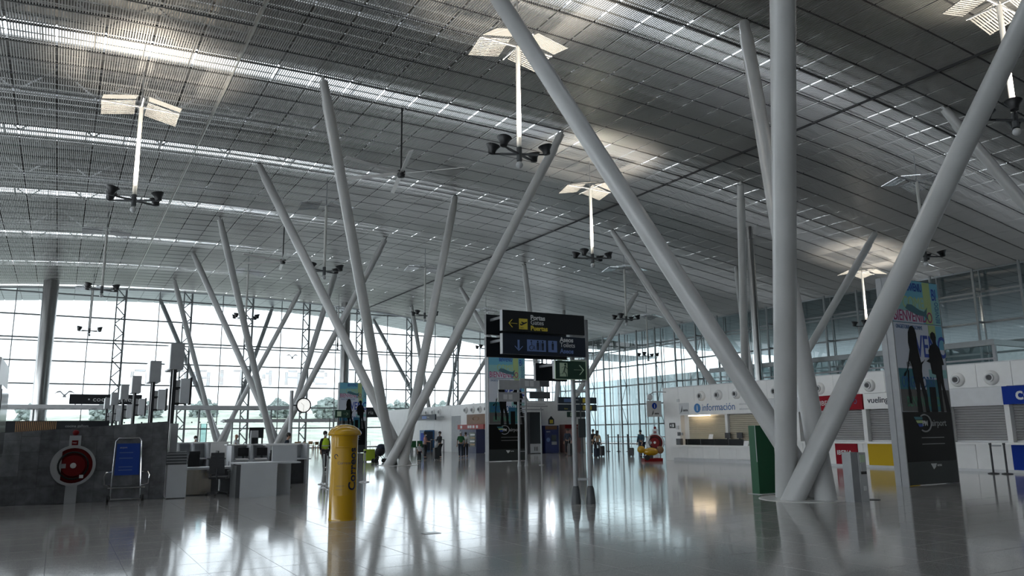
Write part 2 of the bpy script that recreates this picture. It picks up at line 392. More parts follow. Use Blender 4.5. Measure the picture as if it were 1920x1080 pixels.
for a, b in zip(seg, seg[1:]): sf.poly([(a, -38, roofz(a)), (b, -38, roofz(b)), (b, Y0-0.05, roofz(b)), (a, Y0-0.05, roofz(a))])
obj('rear_ceiling_lining', sf, M['soffit'], ceiling)
# ---- walls out of view that close the hall
wf_ = MB().bx(-24, 62, -30.4, -30, 0, 17.5)
struct('wall_front', wf_, M['lgrey'], 'end wall of the hall behind the viewer without windows', cat='wall')
struct('wall_right_rear', MB().bx(GX, GX+0.4, -30, 8.3, 0, 16.5), M['lgrey'], 'plain grey wall closing the hall at the right behind the viewer', cat='wall')
wl_ = MB(); wl_.bx(-24.4, -24, -30, GY, 0, 3.4); wl_.bx(-24.4, -24, -30, GY, 8.6, 15)  # window band added out of view to light the hall from the left
for y in range(-30, 92, 5): wl_.bx(-24.4, -24, y, y+0.4, 3.4, 8.6)
struct('wall_left', wl_, M['lgrey'], 'unseen side wall of the hall, its long window band added to let light in', cat='wall')
# ---- back glass facade
def facade(name, label, horizontal, c0, cs, pos, zrow):
    """pos: coordinate of the plane. horizontal True: runs along X at Y=pos, else along Y at X=pos"""
    P = (lambda a, z, o=0.0: (a, pos+o, z)) if horizontal else (lambda a, z, o=0.0: (pos-o, a, z))
    top = (lambda a: roofz(a)) if horizontal else (lambda a: roofz(pos))
    sill = MB().bar(P(c0, 0.06), P(c0+cs[-1], 0.06), 0.16, 0.12)
    root = struct(name, sill, M['mull'], label, cat='wall')
    for k, z in enumerate(zrow):
        obj('transom', MB().bar(P(c0, z), P(c0+cs[-1], z), 0.15, 0.15), M['mull'], root)
        if k == 4: obj('transom', MB().bar(P(c0, z-0.32), P(c0+cs[-1], z-0.32), 0.12, 0.12), M['mull'], root)
    hd = MB()
    for a, b in zip(cs, cs[1:]): hd.bar(P(c0+a, top(c0+a)+0.06), P(c0+b, top(c0+b)+0.06), 0.18, 0.28)
    obj('head_beam', hd, M['mull'], root)
    for i, a in enumerate(cs):
        a += c0
        thick = i % 2 == 0 if horizontal else True
        obj('mullion', MB().bar(P(a, 0), P(a, top(a)), *((0.20, 0.20) if thick and horizontal else (0.09, 0.09))), M['mull'], root)
        if horizontal and thick:
            t = MB(); zt = top(a)
            t.bar(P(a-0.9, 0.02, -0.5), P(a-0.9, zt, -0.5), 0.13)
            n = 9
            for q in range(n):
                za, zb = zt*q/n, zt*(q+1)/n; zm = (za+zb)/2
                t.bar(P(a-0.9, za+0.05, -0.5), P(a-0.03, zm, -0.06), 0.09); t.bar(P(a-0.03, zm, -0.06), P(a-0.9, zb-0.05, -0.5), 0.09)
            obj('lattice_column', t, M['mull'], root)
        if not horizontal:
            t = MB(); zt = top(a)
            t.bar(P(a, 0.02, 0.9), P(a, zt, 0.9), 0.15); t.bar(P(a+0.35, 0.02, -0.7), P(a+0.35, zt, -0.7), 0.06)
            for z in zrow: t.bar(P(a, z, 0.9), P(a, z, 0.0), 0.10)
            for q, z in enumerate(zrow[:-1]):
                if i % 2 == 0: t.bar(P(a, z, 0.9 if q % 2 else 0.05), P(a, zrow[q+1], 0.05 if q % 2 else 0.9), 0.045)
            obj('lattice_column', t, M['mull'], root)
    zr = [0.12]+list(zrow)
    for a, b in zip(cs, cs[1:]):
        a += c0; b += c0
        for k in range(len(zr)):
            z0 = zr[k]; za = min(zr[k+1] if k+1 < len(zr) else 99, top(a)); zb = min(zr[k+1] if k+1 < len(zr) else 99, top(b))
            if za-z0 < 0.1: continue
            g_ = MB().poly([P(a+0.03, z0+0.03), P(b-0.03, z0+0.03), P(b-0.03, zb-0.03), P(a+0.03, za-0.03)])
            obj('glass_pane', g_, M['glass'] if horizontal else M['glass_side'], root, fix=False)
    return root
rows = [2.33*k for k in range(1, 8)]
wall_back = facade('wall_back', 'tall glazed end facade with grey mullions and white sky behind', True, 5.2-6*3.32, [3.32*k for k in range(23)], GY, rows)
wall_rg = facade('wall_right_glass', 'glazed side facade with double posts above the white counter wall', False, 8.4, [3.32*k for k in range(26)], GX, rows[:5])
# ---- dotted letters and bird silhouettes on the back glass
BM = {'S': "01111 10000 10000 01110 00001 00001 11110", 'A': "01110 10001 10001 11111 10001 10001 10001", 'N': "10001 11001 10101 10101 10011 10001 10001",
      'T': "11111 00100 00100 00100 00100 00100 00100", 'I': "00100 00100 00100 00100 00100 00100 00100", 'G': "01110 10001 10000 10111 10001 10001 01110", 'O': "01110 10001 10001 10001 10001 10001 01110"}
for ch, px in zip('SANTIAGO', (600, 549, 495, 453, 416, 378, 335, 262)):
    p = ony(px, 708, GY-0.1); t = MB(); bmp = BM[ch].split(); cw, chh = 0.36, 0.25
    for r in range(7):
        for c in range(5):
            if bmp[r][c] == '1':
                for a in range(3):
                    for b in range(2):
                        x = p.x-(c-2)*cw+(a-1)*cw/3; z = p.z+(3-r)*chh+(b-0.5)*chh/2
                        t.poly([(x-0.05, GY-0.02, z-0.052), (x+0.05, GY-0.02, z-0.052), (x+0.05, GY-0.02, z+0.052), (x-0.05, GY-0.02, z+0.052)])
    obj('dotted_window_letter', t, M['dot'], wall_back, kind='stuff', fix=False)
for px, py, s in ((548, 668, 1.0), (121, 738, 1.25)):
    p = ony(px, py, GY-0.05)
    out = [(-0.8, -0.08), (-0.5, 0.2), (-0.3, 0.22), (-0.05, -0.05), (0.05, -0.05), (0.3, 0.24), (0.5, 0.22), (0.85, -0.05), (0.5, 0.1), (0.3, 0.1), (0.1, -0.14), (0.16, -0.3), (-0.14, -0.3), (-0.08, -0.14), (-0.3, 0.1), (-0.5, 0.08)]
    obj('bird_sticker', MB().prism([(u*s, v*s) for u, v in out], lambda u, v, w: (p.x+u, GY-0.03+w, p.z+v), 0.008), M['dot'], wall_back)
dots = MB()
for x in np.arange(-4, 29, 0.83):
    for z in (3.05, ): dots.bx(x-0.07, x+0.07, GY-0.03, GY-0.02, z-0.07, z+0.07)
obj('manifestation_dots', dots, M['dgrey'], wall_back, kind='stuff')
# ---- tree columns
def tree_col(cx, cy, label, tx, bz=0.0):
    t = thing('tree_column', label, 'column', (cx, cy, 0), group='white four-armed tree columns')
    obj('floor_ring', MB().lathe([(0.02, 0.001), (1.06, 0.001), (1.06, 0.012), (0.02, 0.012)], 40), M['ring'], t)
    for sx, sy, bx_, by_ in ((1, -1, -0.52, -0.06), (1, 1, 0.06, -0.52), (-1, 1, 0.52, 0.06), (-1, -1, -0.06, 0.52)):
        x = tx[1] if sx > 0 else tx[0]; z = roofz(x)-0.02
        top = Vector((x-cx, sy*6.45, z)); bot = Vector((bx_, by_, 0.0)); d = (top-bot).normalized()
        a = MB(); n = 28; prof = [(bot-d*0.0, 0.25), (top-d*1.05, 0.25)]
        # the foot is cut level with the floor
        ax = d.orthogonal().normalized(); ay = d.cross(ax); ringb = []; ringt = []
        for k in range(n):
            o = ax*(math.cos(2*PI*k/n)*0.25)+ay*(math.sin(2*PI*k/n)*0.25)
            q = bot+o; q = q-d*((q.z-0.012)/d.z); ringb.append(q); ringt.append(top-d*1.0+o)
        b = len(a.v); a.v += [tuple(q) for q in ringb+ringt]
        for k in range(n): j = (k+1) % n; a.f.append((b+k, b+j, b+n+j, b+n+k))
        a.f.append(tuple(b+n-1-k for k in range(n))); a.f.append(tuple(b+n+k for k in range(n)))
        arm = obj('arm', a, M['col_white'], t, smooth=True)
        obj('arm_cap', MB().cyl(top-d*1.0, top-d*0.12, 0.215, 0.20, 24).cyl(top-d*0.12, top+d*0.1, 0.08, 0.08, 12), M['col_white'], arm, smooth=True)
    return t
TY = [12.7, 38.3, 64.1, 89.95]
for y, l in zip(TY, ('large white four-armed column nearest the viewer beside the green kiosk', 'white four-armed column standing behind the yellow mailbox', 'white four-armed column rising behind the check-in counters', 'far white four-armed column standing against the back glass wall')):
    tree_col(15.4, y, l, (8.95, 21.85))
for y, l in zip(TY, ('white column whose arm enters at the upper right edge of the view', 'white column rising behind the información counter wall', 'white column behind the white end block, left of the Portas sign posts', 'farthest white column, in the corner of the two glass walls')):
    tree_col(41.5, y, l, (35.0, 48.0))
# ---- vertical steel columns by the glass
for x, y, r, l in ((-1.75, 87.0, 0.68, 'big steel-clad round column left of the check-in monitors'), (28.6, 88.3, 0.56, 'steel-clad round column at the back glass above the far welcome totem'), (41.5, 37.3, 0.26, 'slim polished steel pipe column behind the counter wall')):
    t = thing('steel_column', l, 'column', (x, y, 0)); z = roofz(x)
    obj('shaft', MB().cyl((0, 0, 0), (0, 0, z), r, n=32, cap=False).cyl((0, 0, z-0.9), (0, 0, z-0.86), r+0.03, n=32), M['steel'], t, smooth=True)
    for zz in (z*0.3, z*0.6): obj('band', MB().cyl((0, 0, zz), (0, 0, zz+0.06), r+0.012, n=32), M['steel'], t)
# ---- exterior
gd = mat('hazed_grass_bank', (0.30, 0.34, 0.28), 0.9, 0, 0.3, 0.3)  # grass colour lifted to stand in for haze and glare outdoors
ex = MB().bx(-300, 400, 100.6, 900, -0.6, -0.3); ex.bx(90.2, 400, -200, 100.5, -0.6, -0.3)
tag(obj('outside_ground', ex, mat('outside_paving', (0.32, 0.33, 0.33), 0.9, 0, 0.1, 0.2)), 'pale paved ground outside the glass walls', 'ground')['kind'] = 'structure'
bk = MB()
xsb = list(range(-60, 200, 10))
for a, b in zip(xsb, xsb[1:]): bk.hexa([(a, 128, -0.4), (b, 128, -0.4), (b, 190, 5.5+1.5*math.sin(b*.05)), (a, 190, 5.5+1.5*math.sin(a*.05)), (a, 129, -0.2), (b, 129, -0.2), (b, 191, 6+1.5*math.sin(b*.05)), (a, 191, 6+1.5*math.sin(a*.05))])
o = obj('outside_bank', bk, gd); tag(o, 'grassy bank rising outside the back glass', 'ground'); o['kind'] = 'structure'
leaf = mat('hazed_leaves', (0.20, 0.24, 0.225), 0.9, 0, 0.4, 0.8)  # leaf colour paled in place of outdoor haze
bark = mat('outside_bark', (0.08, 0.06, 0.04), 0.9)
tl = ['leftmost of the pale trees outside the back glass', 'second pale tree from the left outside the back glass', 'third pale tree from the left outside the back glass', 'fourth pale tree from the left outside the back glass', 'round pale tree outside behind the clock', 'tall pale tree outside behind the far welcome totem', 'pale tree outside right of the mailbox column', 'pale tree outside above the white end block', 'rightmost pale tree outside the back glass']
for k, (px, py, wpx) in enumerate(((60, 750, 70), (200, 745, 70), (285, 742, 60), (385, 741, 70), (520, 740, 75), (618, 738, 80), (745, 745, 70), (830, 745, 60), (890, 752, 60))):
    p = ony(px, py, 175.0); R = ony(px+wpx/2, py, 175.0).x-p.x
    t = thing('tree', tl[k], 'tree', (p.x, 175, 3.5), group='trees outside the back glass')
    obj('trunk', MB().cyl((0, 0, 0), (0, 0, max(3, p.z-6)), 0.5, 0.3, 8), bark, t)
    cr_ = MB(); rnd = random.Random(k); zc = p.z-3.5
    for q in range(110):
        a = rnd.uniform(0, 2*PI); rr = rnd.uniform(0, R*0.75); zz = zc*(0.25+0.6*rnd.random()*(1-0.5*rr/R))
        s_ = R*rnd.uniform(0.09, 0.20); b0 = len(cr_.v); cr_.ball((math.cos(a)*rr, math.sin(a)*rr*0.6, zz), s_, 6, (1, 1, 0.85))
        for i in range(b0, len(cr_.v)): v = cr_.v[i]; cr_.v[i] = tuple(c+rnd.uniform(-.3, .3)*s_ for c in v)
    obj('crown', cr_, leaf, t)
# pale wing of the terminal outside the side glass
wing = thing('terminal_wing', 'pale blue-green glazed building outside the side glass wall', 'building', (80, 60, -0.3))
obj('body', MB().bx(0, 8, -45, 85, 0, 10.2), mat('pale_wing_cladding', (0.70, 0.78, 0.80), 0.3, 0, 0.06, 0.3), wing)
for k in range(15): obj('fin', MB().bx(-0.12, -0.01, -44+k*8.6, -43.8+k*8.6, 0, 10.2), M['lgrey'], wing)
# ================================================================ lamps and fans
def lamp_proto(lit):
    """origin at the mast foot (lamp cluster); mast goes up H"""
    H = 4.05
    t = thing('mast_lamp', 'lamp', 'lamp')
    obj('mast', MB().cyl((0, 0, 0), (0, 0, H), 0.085, n=16), M['mastw'], t, smooth=True)
    obj('hanger_rod', MB().cyl((0, 0, H), (0, 0, H+1.9), 0.03, n=8), M['grey'], t)
    for sx in (-1, 1):
        for sy in (-1, 1):
            R = Matrix.Rotation(sx*0.20, 3, 'Y') @ Matrix.Rotation(-sy*0.22, 3, 'X'); c = Vector((sx*0.86, sy*0.60, H+0.05)); a = MB()
            for k in range(12): a.box(c+R @ Vector((0, (k-5.5)*0.088, 0)), (1.30, 0.052, 0.012), R)
            for k in (-0.63, 0, 0.63): a.box(c+R @ Vector((k, 0, 0.02)), (0.03, 1.05, 0.03), R)
            obj('reflector_panel', a, M['refl' if lit else 'refl_off'], t)
    obj('reflector_frame', MB().bar((-1.5, 0, H), (1.5, 0, H), 0.05).bar((0, -1.1, H), (0, 1.1, H), 0.05), M['grey'], t)
    obj('cross_arms', MB().bar((-0.62, -0.30, -0.1), (0.62, 0.30, -0.1), 0.07).bar((-0.62, 0.30, -0.1), (0.62, -0.30, -0.1), 0.07).cyl((0, 0, -0.35), (0, 0, 0.15), 0.10, n=12), M['dgrey'], t)
    for sx in (-1, 1):
        for sy in (-1, 1):
            c = Vector((sx*0.86, sy*0.42, 0.10)); d = Vector((-sx*0.18, -sy*0.10, 1)).normalized(); R = d.to_track_quat('Z', 'Y').to_matrix()
            h = obj('spotlight', MB().lathe([(0.06, -0.22), (0.12, -0.20), (0.15, -0.05), (0.24, 0.10), (0.26, 0.12), (0.23, 0.10), (0.10, 0.02)], 16, c, R).bar((sx*0.6, sy*0.29, -0.1), c-d*0.2, 0.05), M['black'], t, smooth=True)
            obj('lens', MB().lathe([(0.01, 0.035), (0.14, 0.035), (0.14, 0.045), (0.01, 0.045)], 14, c, R), M['lampglow'] if lit else M['lampoff'], h)
    obj('globe', MB().ball((0, 0, -0.50), 0.13, 10), M['lgrey'], t, smooth=True)
    return t
LP = {True: None, False: None}
LAMPS = [(1.95, 34.5, 11.42, True, 'lit mast lamp with reflector hanging at the far left of the slatted ceiling'),
 (1.8, 58.6, 11.6, False, 'unlit mast lamp hanging farther back behind the far left lit one'),
 (1.8, 82.5, 11.6, False, 'small unlit mast lamp against the sky right of the big steel column'),
 (13.42, 22.3, 11.47, True, 'brightest large mast lamp hanging above and right of the ceiling fan'),
 (13.3, 45.5, 11.55, False, 'unlit mast lamp hanging between the arms of the column behind the mailbox'),
 (13.2, 68.1, 11.6, False, 'mast lamp hanging in front of the back glass right of the check-in masts'),
 (25.6, 34.6, 11.42, True, 'lit mast lamp in the middle of the ceiling right of the long steel joint'),
 (26.0, 59.1, 11.45, False, 'unlit mast lamp far back left of the Portas sign'),
 (26.2, 83.5, 11.45, False, 'smallest mast lamp by the steel column at the back glass'),
 (26.35, 12.15, 11.6, True, 'lit mast lamp cut by the top right corner of the view'),
 (39.0, 23.2, 10.6, False, 'dark mast lamp behind the right arm of the nearest column'),
 (39.0, 48.4, 10.55, False, 'unlit mast lamp right of the lit middle one, above the side glass'),
 (39.0, 72.3, 10.5, False, 'unlit mast lamp just left of the Portas sign'),
 (52.0, 36.0, 9.2, True, 'lit mast lamp at the right before the side glass, left of the near welcome totem'),
 (52.0, 61.2, 9.2, False, 'unlit mast lamp before the side glass above the información wall end')]
for x, y, z, lit, lab in LAMPS:
    if LP[lit] is None: LP[lit] = t = lamp_proto(lit)
    else: t = copy_tree(LP[lit])
    t.location = (x, y, z); t['label'] = lab; t['group'] = 'mast lamps hanging from the ceiling'
    if lit:
        l = bpy.data.lights.new('lamp_light', 'SPOT'); l.energy = 2600; l.color = (1.0, 0.90, 0.76); l.spot_size = 1.5; l.spot_blend = 0.7; l.shadow_soft_size = 0.3
        lo = bpy.data.objects.new('lamp_light', l); COL.objects.link(lo); lo.location = (x, y-0.35, z+0.5); lo.rotation_euler = (PI, 0, 0)
def fan(x, y, z, label, a0, n=6):
    t = thing('ceiling_fan', label, 'fan', (x, y, z), a0, 'big ceiling fans')
    obj('rod', MB().cyl((0, 0, 0.15), (0, 0, roofz(x)-z), 0.04, n=8), M['black'], t)
    obj('hub', MB().lathe([(0.02, -0.22), (0.16, -0.20), (0.2, -0.05), (0.2, 0.12), (0.05, 0.2)], 16), M['black'], t)
    for k in range(n):
        R = Matrix.Rotation(2*PI*k/n, 3, 'Z') @ Matrix.Rotation(0.35, 3, 'X')
        obj('blade', MB().box(R @ Vector((1.68, 0, 0)), (3.0, 0.20, 0.025), R), M['white'], t)
fan(13.34, 33.3, 14.0, 'large six-bladed ceiling fan right of the tall white arm', 0.28)
fan(13.1, 55.3, 14.0, 'smaller, farther ceiling fan left of the unlit hanging lamp', 0.35)
# ================================================================ white counter wall on the right (X = 29.2, runs along Y)
WX = 29.2
def wx(mb, y0, y1, z0, z1, x0=0.0, x1=0.25): return mb.bx(WX+x0, WX+x1, min(y0, y1), max(y0, y1), z0, z1)
core = MB(); wx(core, -29, 32.9, 0.0, 3.88, 0.30, 0.75)
core.bx(WX+0.02, WX+0.75, 31.95, 33.25, 0, 3.88)                        # end pier
wall_right = struct('wall_right', core, M['white'], 'white service counter wall along the right with shutters and round air nozzles', cat='wall')
yb = 33.25
while yb > 7:                                                           # upper cladding panels
    obj('cladding_panel', wx(MB(), yb-1.228, yb-0.006, 3.04, 3.90, 0.0, 0.29), M['white'], wall_right); yb -= 1.235
obj('top_coping', wx(MB(), 6, 33.25, 3.90, 3.94, -0.01, 0.76), M['lgrey'], wall_right)
obj('counter_ledge', wx(MB(), 6, 26.2, 0.97, 1.05, -0.22, 0.3), M['white'], wall_right)
obj('plinth', wx(MB(), 6, 26.2, 0.0, 0.10, -0.0, 0.2), M['lgrey'], wall_right)
def front(y0, y1, m, name='front_panel', z0=0.10, z1=0.97, label=None):
    o = obj(name, wx(MB(), y0+0.006, y1-0.006, z0, z1, -0.02 if m != M['white'] else 0.0, 0.2), m, wall_right)
    if label: o['label'] = label
    return o
ys = [26.2, 25.1, 24.0, 22.9, 22.3]
for a, b in zip(ys, ys[1:]): front(b, a, M['white'])
redp = front(21.2, 22.3, M['signred'], label='red counter front panel with white letters')
text('IBERIA', 0.26, M['signwhite'], wall_right, (WX-0.024, 22.22, 0.50), FACE_MX, bold=0.004)
for a, b in ((21.2, 20.95), (20.95, 20.72)): front(b, a, M['white'])
front(18.6, 20.72, M['panyellow'], label='yellow counter front panel')
for a, b in ((18.6, 17.5), (17.5, 16.3), (16.3, 15.05)): front(b, a, M['white'])
front(12.6, 15.05, M['panblue'], label='blue counter front panel')
for a, b in ((12.6, 10), (10, 8), (8, 6)): front(b, a, M['white'])
# piers between shutters
for y in (26.28, 24.15, 22.75, 20.72, 17.15, 15.02, 12.5, 9.8, 7): obj('pier', wx(MB(), y-0.09, y+0.09, 1.05, 3.04, -0.04, 0.3), M['white'], wall_right)
# header fascia panels
def fascia(y0, y1, m, z0=2.36, z1=3.03, x=-0.06): return wx(MB(), y0+0.01, y1-0.01, z0, z1, x, 0.3)
obj('header_panel', fascia(22.75, 26.2, None), M['lgrey'], wall_right); obj('header_panel', fascia(15.06, 17.15, None), M['lgrey'], wall_right)
SH = [(28.72, 31.5, 1.0, 2.34, 'beige', 'beige roller shutter behind the left half of the información counter'), (26.42, 28.55, 1.0, 2.34, 'beige', 'roller shutter behind the right half of the información counter'),
      (24.24, 26.18, 1.05, 2.36, 'shutter', 'grey roller shutter right of the información counter behind the leaning column'), (22.84, 24.06, 1.05, 2.36, 'shutter', 'narrow grey roller shutter between the nearest column legs'),
      (20.82, 22.66, 1.05, 2.36, 'shutter', 'grey roller shutter under the dark red sign'), (17.25, 20.62, 1.05, 2.36, 'shutter', 'grey roller shutter under the vueling sign'),
      (15.12, 17.05, 1.05, 2.36, 'shutter', 'grey roller shutter right of the near welcome totem'), (12.6, 14.92, 1.05, 2.36, 'shutter', 'grey roller shutter under the blue sign at the right edge')]
for a, b, z0, z1, m, lab in SH:
    t = thing('roller_shutter', lab, 'shutter', (WX+0.22, (a+b)/2, z0), group='roller shutters of the counter wall'); h = (b-a)/2; sl = MB(); n = int((z1-z0)/0.092)
    for k in range(n):
        z = k*(z1-z0)/n; d = (z1-z0)/n
        sl.hexa([(0, -h, z), (0.03, -h, z), (0.03, h, z), (0, h, z), (-0.035, -h, z+d*0.8), (0.03, -h, z+d*0.97), (0.03, h, z+d*0.97), (-0.035, h, z+d*0.8)])
    obj('slat_curtain', sl, M[m], t, kind=None)
    obj('bottom_bar', MB().bx(-0.05, 0.02, -h, h, 0.0, 0.07), M['lgrey'], t)
# ---- signs on the wall
def wallsign(name, lab, y0, y1, z0, z1, m, cat='sign', x=-0.14):
    t = thing(name, lab, cat, (WX+x, (y0+y1)/2, z0)); obj('board', MB().bx(0, -x-0.062, -(y1-y0)/2, (y1-y0)/2, 0, z1-z0), m, t); return t
t = wallsign('airline_sign', 'dark red airline sign with yellow swirl behind the nearest column', 20.68, 22.9, 2.38, 3.02, M['signred'])
obj('swirl', MB().tube([(-0.012, -0.42+0.16*math.cos(a)*(1-a/9), 0.32+0.10*math.sin(a)) for a in np.linspace(0.4, 5.4, 12)], 0.03, 6), M['signyellow'], t)
obj('round_mark', MB().tube([(-0.012, -0.78+0.07*math.cos(a), 0.34+0.09*math.sin(a)) for a in np.linspace(0, 5.6, 10)], 0.012, 6), M['signblue'], t)
text('IBERIA', 0.30, M['signwhite'], t, (-0.006, 1.0, 0.22), FACE_MX)
t = wallsign('vueling_sign', 'white sign reading vueling left of the near welcome totem', 17.2, 20.62, 2.38, 3.02, M['white'])
text('vueling', 0.34, M['navy'], t, (-0.006, 1.52, 0.25), FACE_MX, bold=0.005)
text('CUSTOMER', 0.24, M['navy'], t, (-0.006, 0.42, 0.25), FACE_MX); text('Ayuda al cliente', 0.11, M['navy'], t, (-0.006, 0.40, 0.09), FACE_MX)
t = wallsign('blue_sign', 'blue sign with white letters cut by the right edge of the view', 12.4, 15.06, 2.38, 3.02, M['panblue'])
text('co', 0.62, M['signwhite'], t, (-0.006, 0.90, 0.16), FACE_MX, bold=0.012)
t = wallsign('information_sign', 'long white información sign above the información counter', 26.36, 31.9, 2.38, 3.10, M['white'])
obj('logo_field', MB().bx(-0.008, 0, 1.95, 2.72, 0.06, 0.66), M['lgrey'], t)
obj('logo_mark', MB().prism([(0, 0), (0.16, 0.12), (0.16, 0.42), (0.08, 0.20)], lambda u, v, w: (-0.014+w, 2.62-u, 0.12+v), 0.008), M['dgrey'], t)
text('aena', 0.20, M['dgrey'], t, (-0.012, 2.40, 0.22), FACE_MX, bold=0.008)
obj('info_disc', MB().cyl((-0.012, 1.32, 0.36), (0, 1.32, 0.36), 0.24, n=28), mat('info_blue', (0.02, 0.16, 0.42), 0.4), t)
text('i', 0.40, M['signwhite'], t, (-0.016, 1.36, 0.23), FACE_MX, bold=0.012)
text('información', 0.52, mat('info_text_blue', (0.02, 0.11, 0.30), 0.5), t, (-0.008, 0.98, 0.20), FACE_MX, sx=0.93)
text('información', 0.14, M['lgrey'], t, (-0.008, -1.62, 0.42), FACE_MX); text('information', 0.14, M['lgrey'], t, (-0.008, -1.62, 0.18), FACE_MX)
# ---- information counter
t = thing('information_counter', 'white información counter with overhanging ledge below the beige shutters', 'counter', (28.6, 29.2, 0))
for k in range(5): obj('front_panel', MB().bx(0.05, 0.3, -2.8+k*1.13, -2.8+(k+1)*1.13-0.012, 0.17, 0.74), M['white'], t)
obj('base_plinth', MB().bx(0.06, 0.6, -2.8, 2.8, 0, 0.16), M['lgrey'], t)
obj('ledge', MB().bx(-0.15, 0.84, -2.85, 2.85, 0.74, 0.83), M['white'], t)
obj('glass_screen', MB().bx(0.38, 0.40, -1.9, 2.2, 0.83, 1.14), M['gloss_black'], t)
for k in range(5): obj('screen_joint', MB().bx(0.37, 0.378, -1.9+k*0.98, -1.88+k*0.98, 0.83, 1.14), M['dgrey'], t)
def at_counter(name, lab, cat, y, mb, m, x=28.75, z=0.83): return tag(obj(name, mb, m, None, (x, y, z)), lab, cat)
at_counter('desk_monitor', 'black flat monitor on the información counter left of the centre post', 'monitor', 28.55, MB().bx(0.34, 0.37, -0.18, 0.18, 0.35, 0.62).bx(0.33, 0.36, -0.05, 0.05, 0.0, 0.36).bx(0.26, 0.42, -0.1, 0.1, 0, 0.02), M['black'], x=28.85)
at_counter('desk_monitor', 'black flat monitor on the información counter right of the centre post', 'monitor', 27.75, MB().bx(0.34, 0.37, -0.18, 0.18, 0.35, 0.62).bx(0.33, 0.36, -0.05, 0.05, 0.0, 0.36).bx(0.26, 0.42, -0.1, 0.1, 0, 0.02), M['black'], x=28.85)
def papersheet(h=0.24, w=0.30): return MB().hexa([(0, -w/2, 0), (0.006, -w/2, 0), (0.006, w/2, 0), (0, w/2, 0), (0.08, -w/2, h), (0.086, -w/2, h), (0.086, w/2, h), (0.08, w/2, h)])
at_counter('paper_notice', 'white paper notice propped at the right end of the información counter', 'notice', 26.95, papersheet(), M['paper'], x=28.72)
at_counter('paper_notice', 'white paper notice above the middle of the counter glass screen', 'notice', 29.55, papersheet(), M['paper'], x=28.985, z=1.14)
tag(obj('dispenser', MB().bx(0, 0.15, -0.18, 0.18, 0, 0.33).bx(-0.02, 0, -0.14, 0.14, 0.05, 0.28), M['dgrey'], None, (28.72, 31.65, 0.83)), 'dark grey box standing at the left end of the información counter', 'box')
tag(obj('counter_light', MB().bx(-0.06, 0.06, -0.75, 0.75, -0.05, 0.0), M['tubeglow'], None, (29.12, 30.4, 2.375)), 'warm lit strip lamp under the información sign', 'lamp')
obj('centre_post', wx(MB(), 28.55, 28.72, 0.83, 2.38, 0.05, 0.28), M['white'], wall_right)
# door leaf, small notices on the pier end
for y, z, s, m in ((32.0, 1.30, 0.10, 'dgrey'), (31.8, 1.33, 0.07, 'grey'), (32.1, 1.65, 0.10, 'lgrey'), (31.98, 1.0, 0.16, 'white')):
    obj('wall_plate', wx(MB(), y, y+s*2, z, z+s*2, -0.03, 0.03), M[m], wall_right)
obj('wall_plate', wx(MB(), 31.95, 32.13, 3.12, 3.28, -0.03, 0.01), M['lgrey'], wall_right)
# ---- round air nozzles
noz = thing('air_nozzle', 'n', 'vent')
Rx = Matrix.Rotation(-PI/2, 3, 'Y')
obj('dish', MB().lathe([(0.02, 0), (0.27, 0), (0.27, 0.03), (0.22, 0.09), (0.15, 0.13), (0.02, 0.13)], 24, R=Rx), M['white'], noz, smooth=True)
obj('collar', MB().lathe([(0.10, 0.125), (0.16, 0.13), (0.15, 0.19), (0.11, 0.19), (0.09, 0.13)], 20, R=Rx), M['lgrey'], noz, smooth=True)
obj('opening', MB().lathe([(0.005, 0.131), (0.095, 0.131), (0.095, 0.14), (0.005, 0.14)], 16, R=Rx), M['black'], noz)
ordn = ['first', 'second', 'third', 'fourth', 'fifth', 'sixth', 'seventh', 'eighth', 'ninth', 'tenth', 'eleventh', 'twelfth', 'thirteenth']
for k in range(13):
    o = noz if k == 0 else copy_tree(noz); o.location = (WX, 30.25-1.235*k, 3.36)
    o['label'] = ordn[k]+' round white air nozzle on the counter wall, counted from the far end'; o['group'] = 'air nozzles on the counter wall'
# ---- hanging info sign, camera arm, exit plate at the wall end
t = thing('hanging_info_sign', 'small square information sign projecting from the far end of the counter wall', 'sign', (28.2, 33.35, 2.35))
obj('board', MB().bx(-0.10, 0.92, 0, 0.06, 0, 0.88), M['lgrey'], t)
obj('info_disc', MB().cyl((0.42, -0.012, 0.60), (0.42, 0, 0.60), 0.17, n=24), M['panblue'], t)
text('i', 0.28, M['signwhite'], t, (0.39, -0.016, 0.50), bold=0.01); text('aena', 0.16, M['dgrey'], t, (0.42, -0.008, 0.14), bold=0.006)
obj('logo_mark', MB().prism([(0, 0), (0.14, 0.10), (0.14, 0.30)], lambda u, v, w: (0.2+u, -0.01+w, 0.08+v), 0.008), M['dgrey'], t)
t = thing('dome_camera', 'white dome camera on a curved arm at the top of the counter wall end', 'camera', (29.2, 33.0, 3.45))
obj('bracket', MB().tube([(0, 0, 0.25), (-0.35, 0.2, 0.28), (-0.65, 0.35, 0.25), (-0.80, 0.42, 0.12)], 0.03, 8), M['lgrey'], t)
obj('dome', MB().ball((-0.82, 0.43, -0.02), 0.15, 12, (1, 1, 1.25)), M['lgrey'], t, smooth=True)
t = thing('exit_plate', 'small black exit plate on the far end of the counter wall', 'sign', (29.17, 32.6, 1.72))
obj('board', MB().bx(0, 0.03, -0.22, 0.22, 0, 0.28), M['black'], t)
obj('arrow', MB().prism([(-0.15, 0.14), (-0.05, 0.22), (-0.05, 0.06)], lambda u, v, w: (-0.004+w, -u, v), 0.004), M['signwhite'], t)
obj('running_man', MB().bx(-0.004, 0, -0.15, -0.03, 0.06, 0.22), M['signwhite'], t)
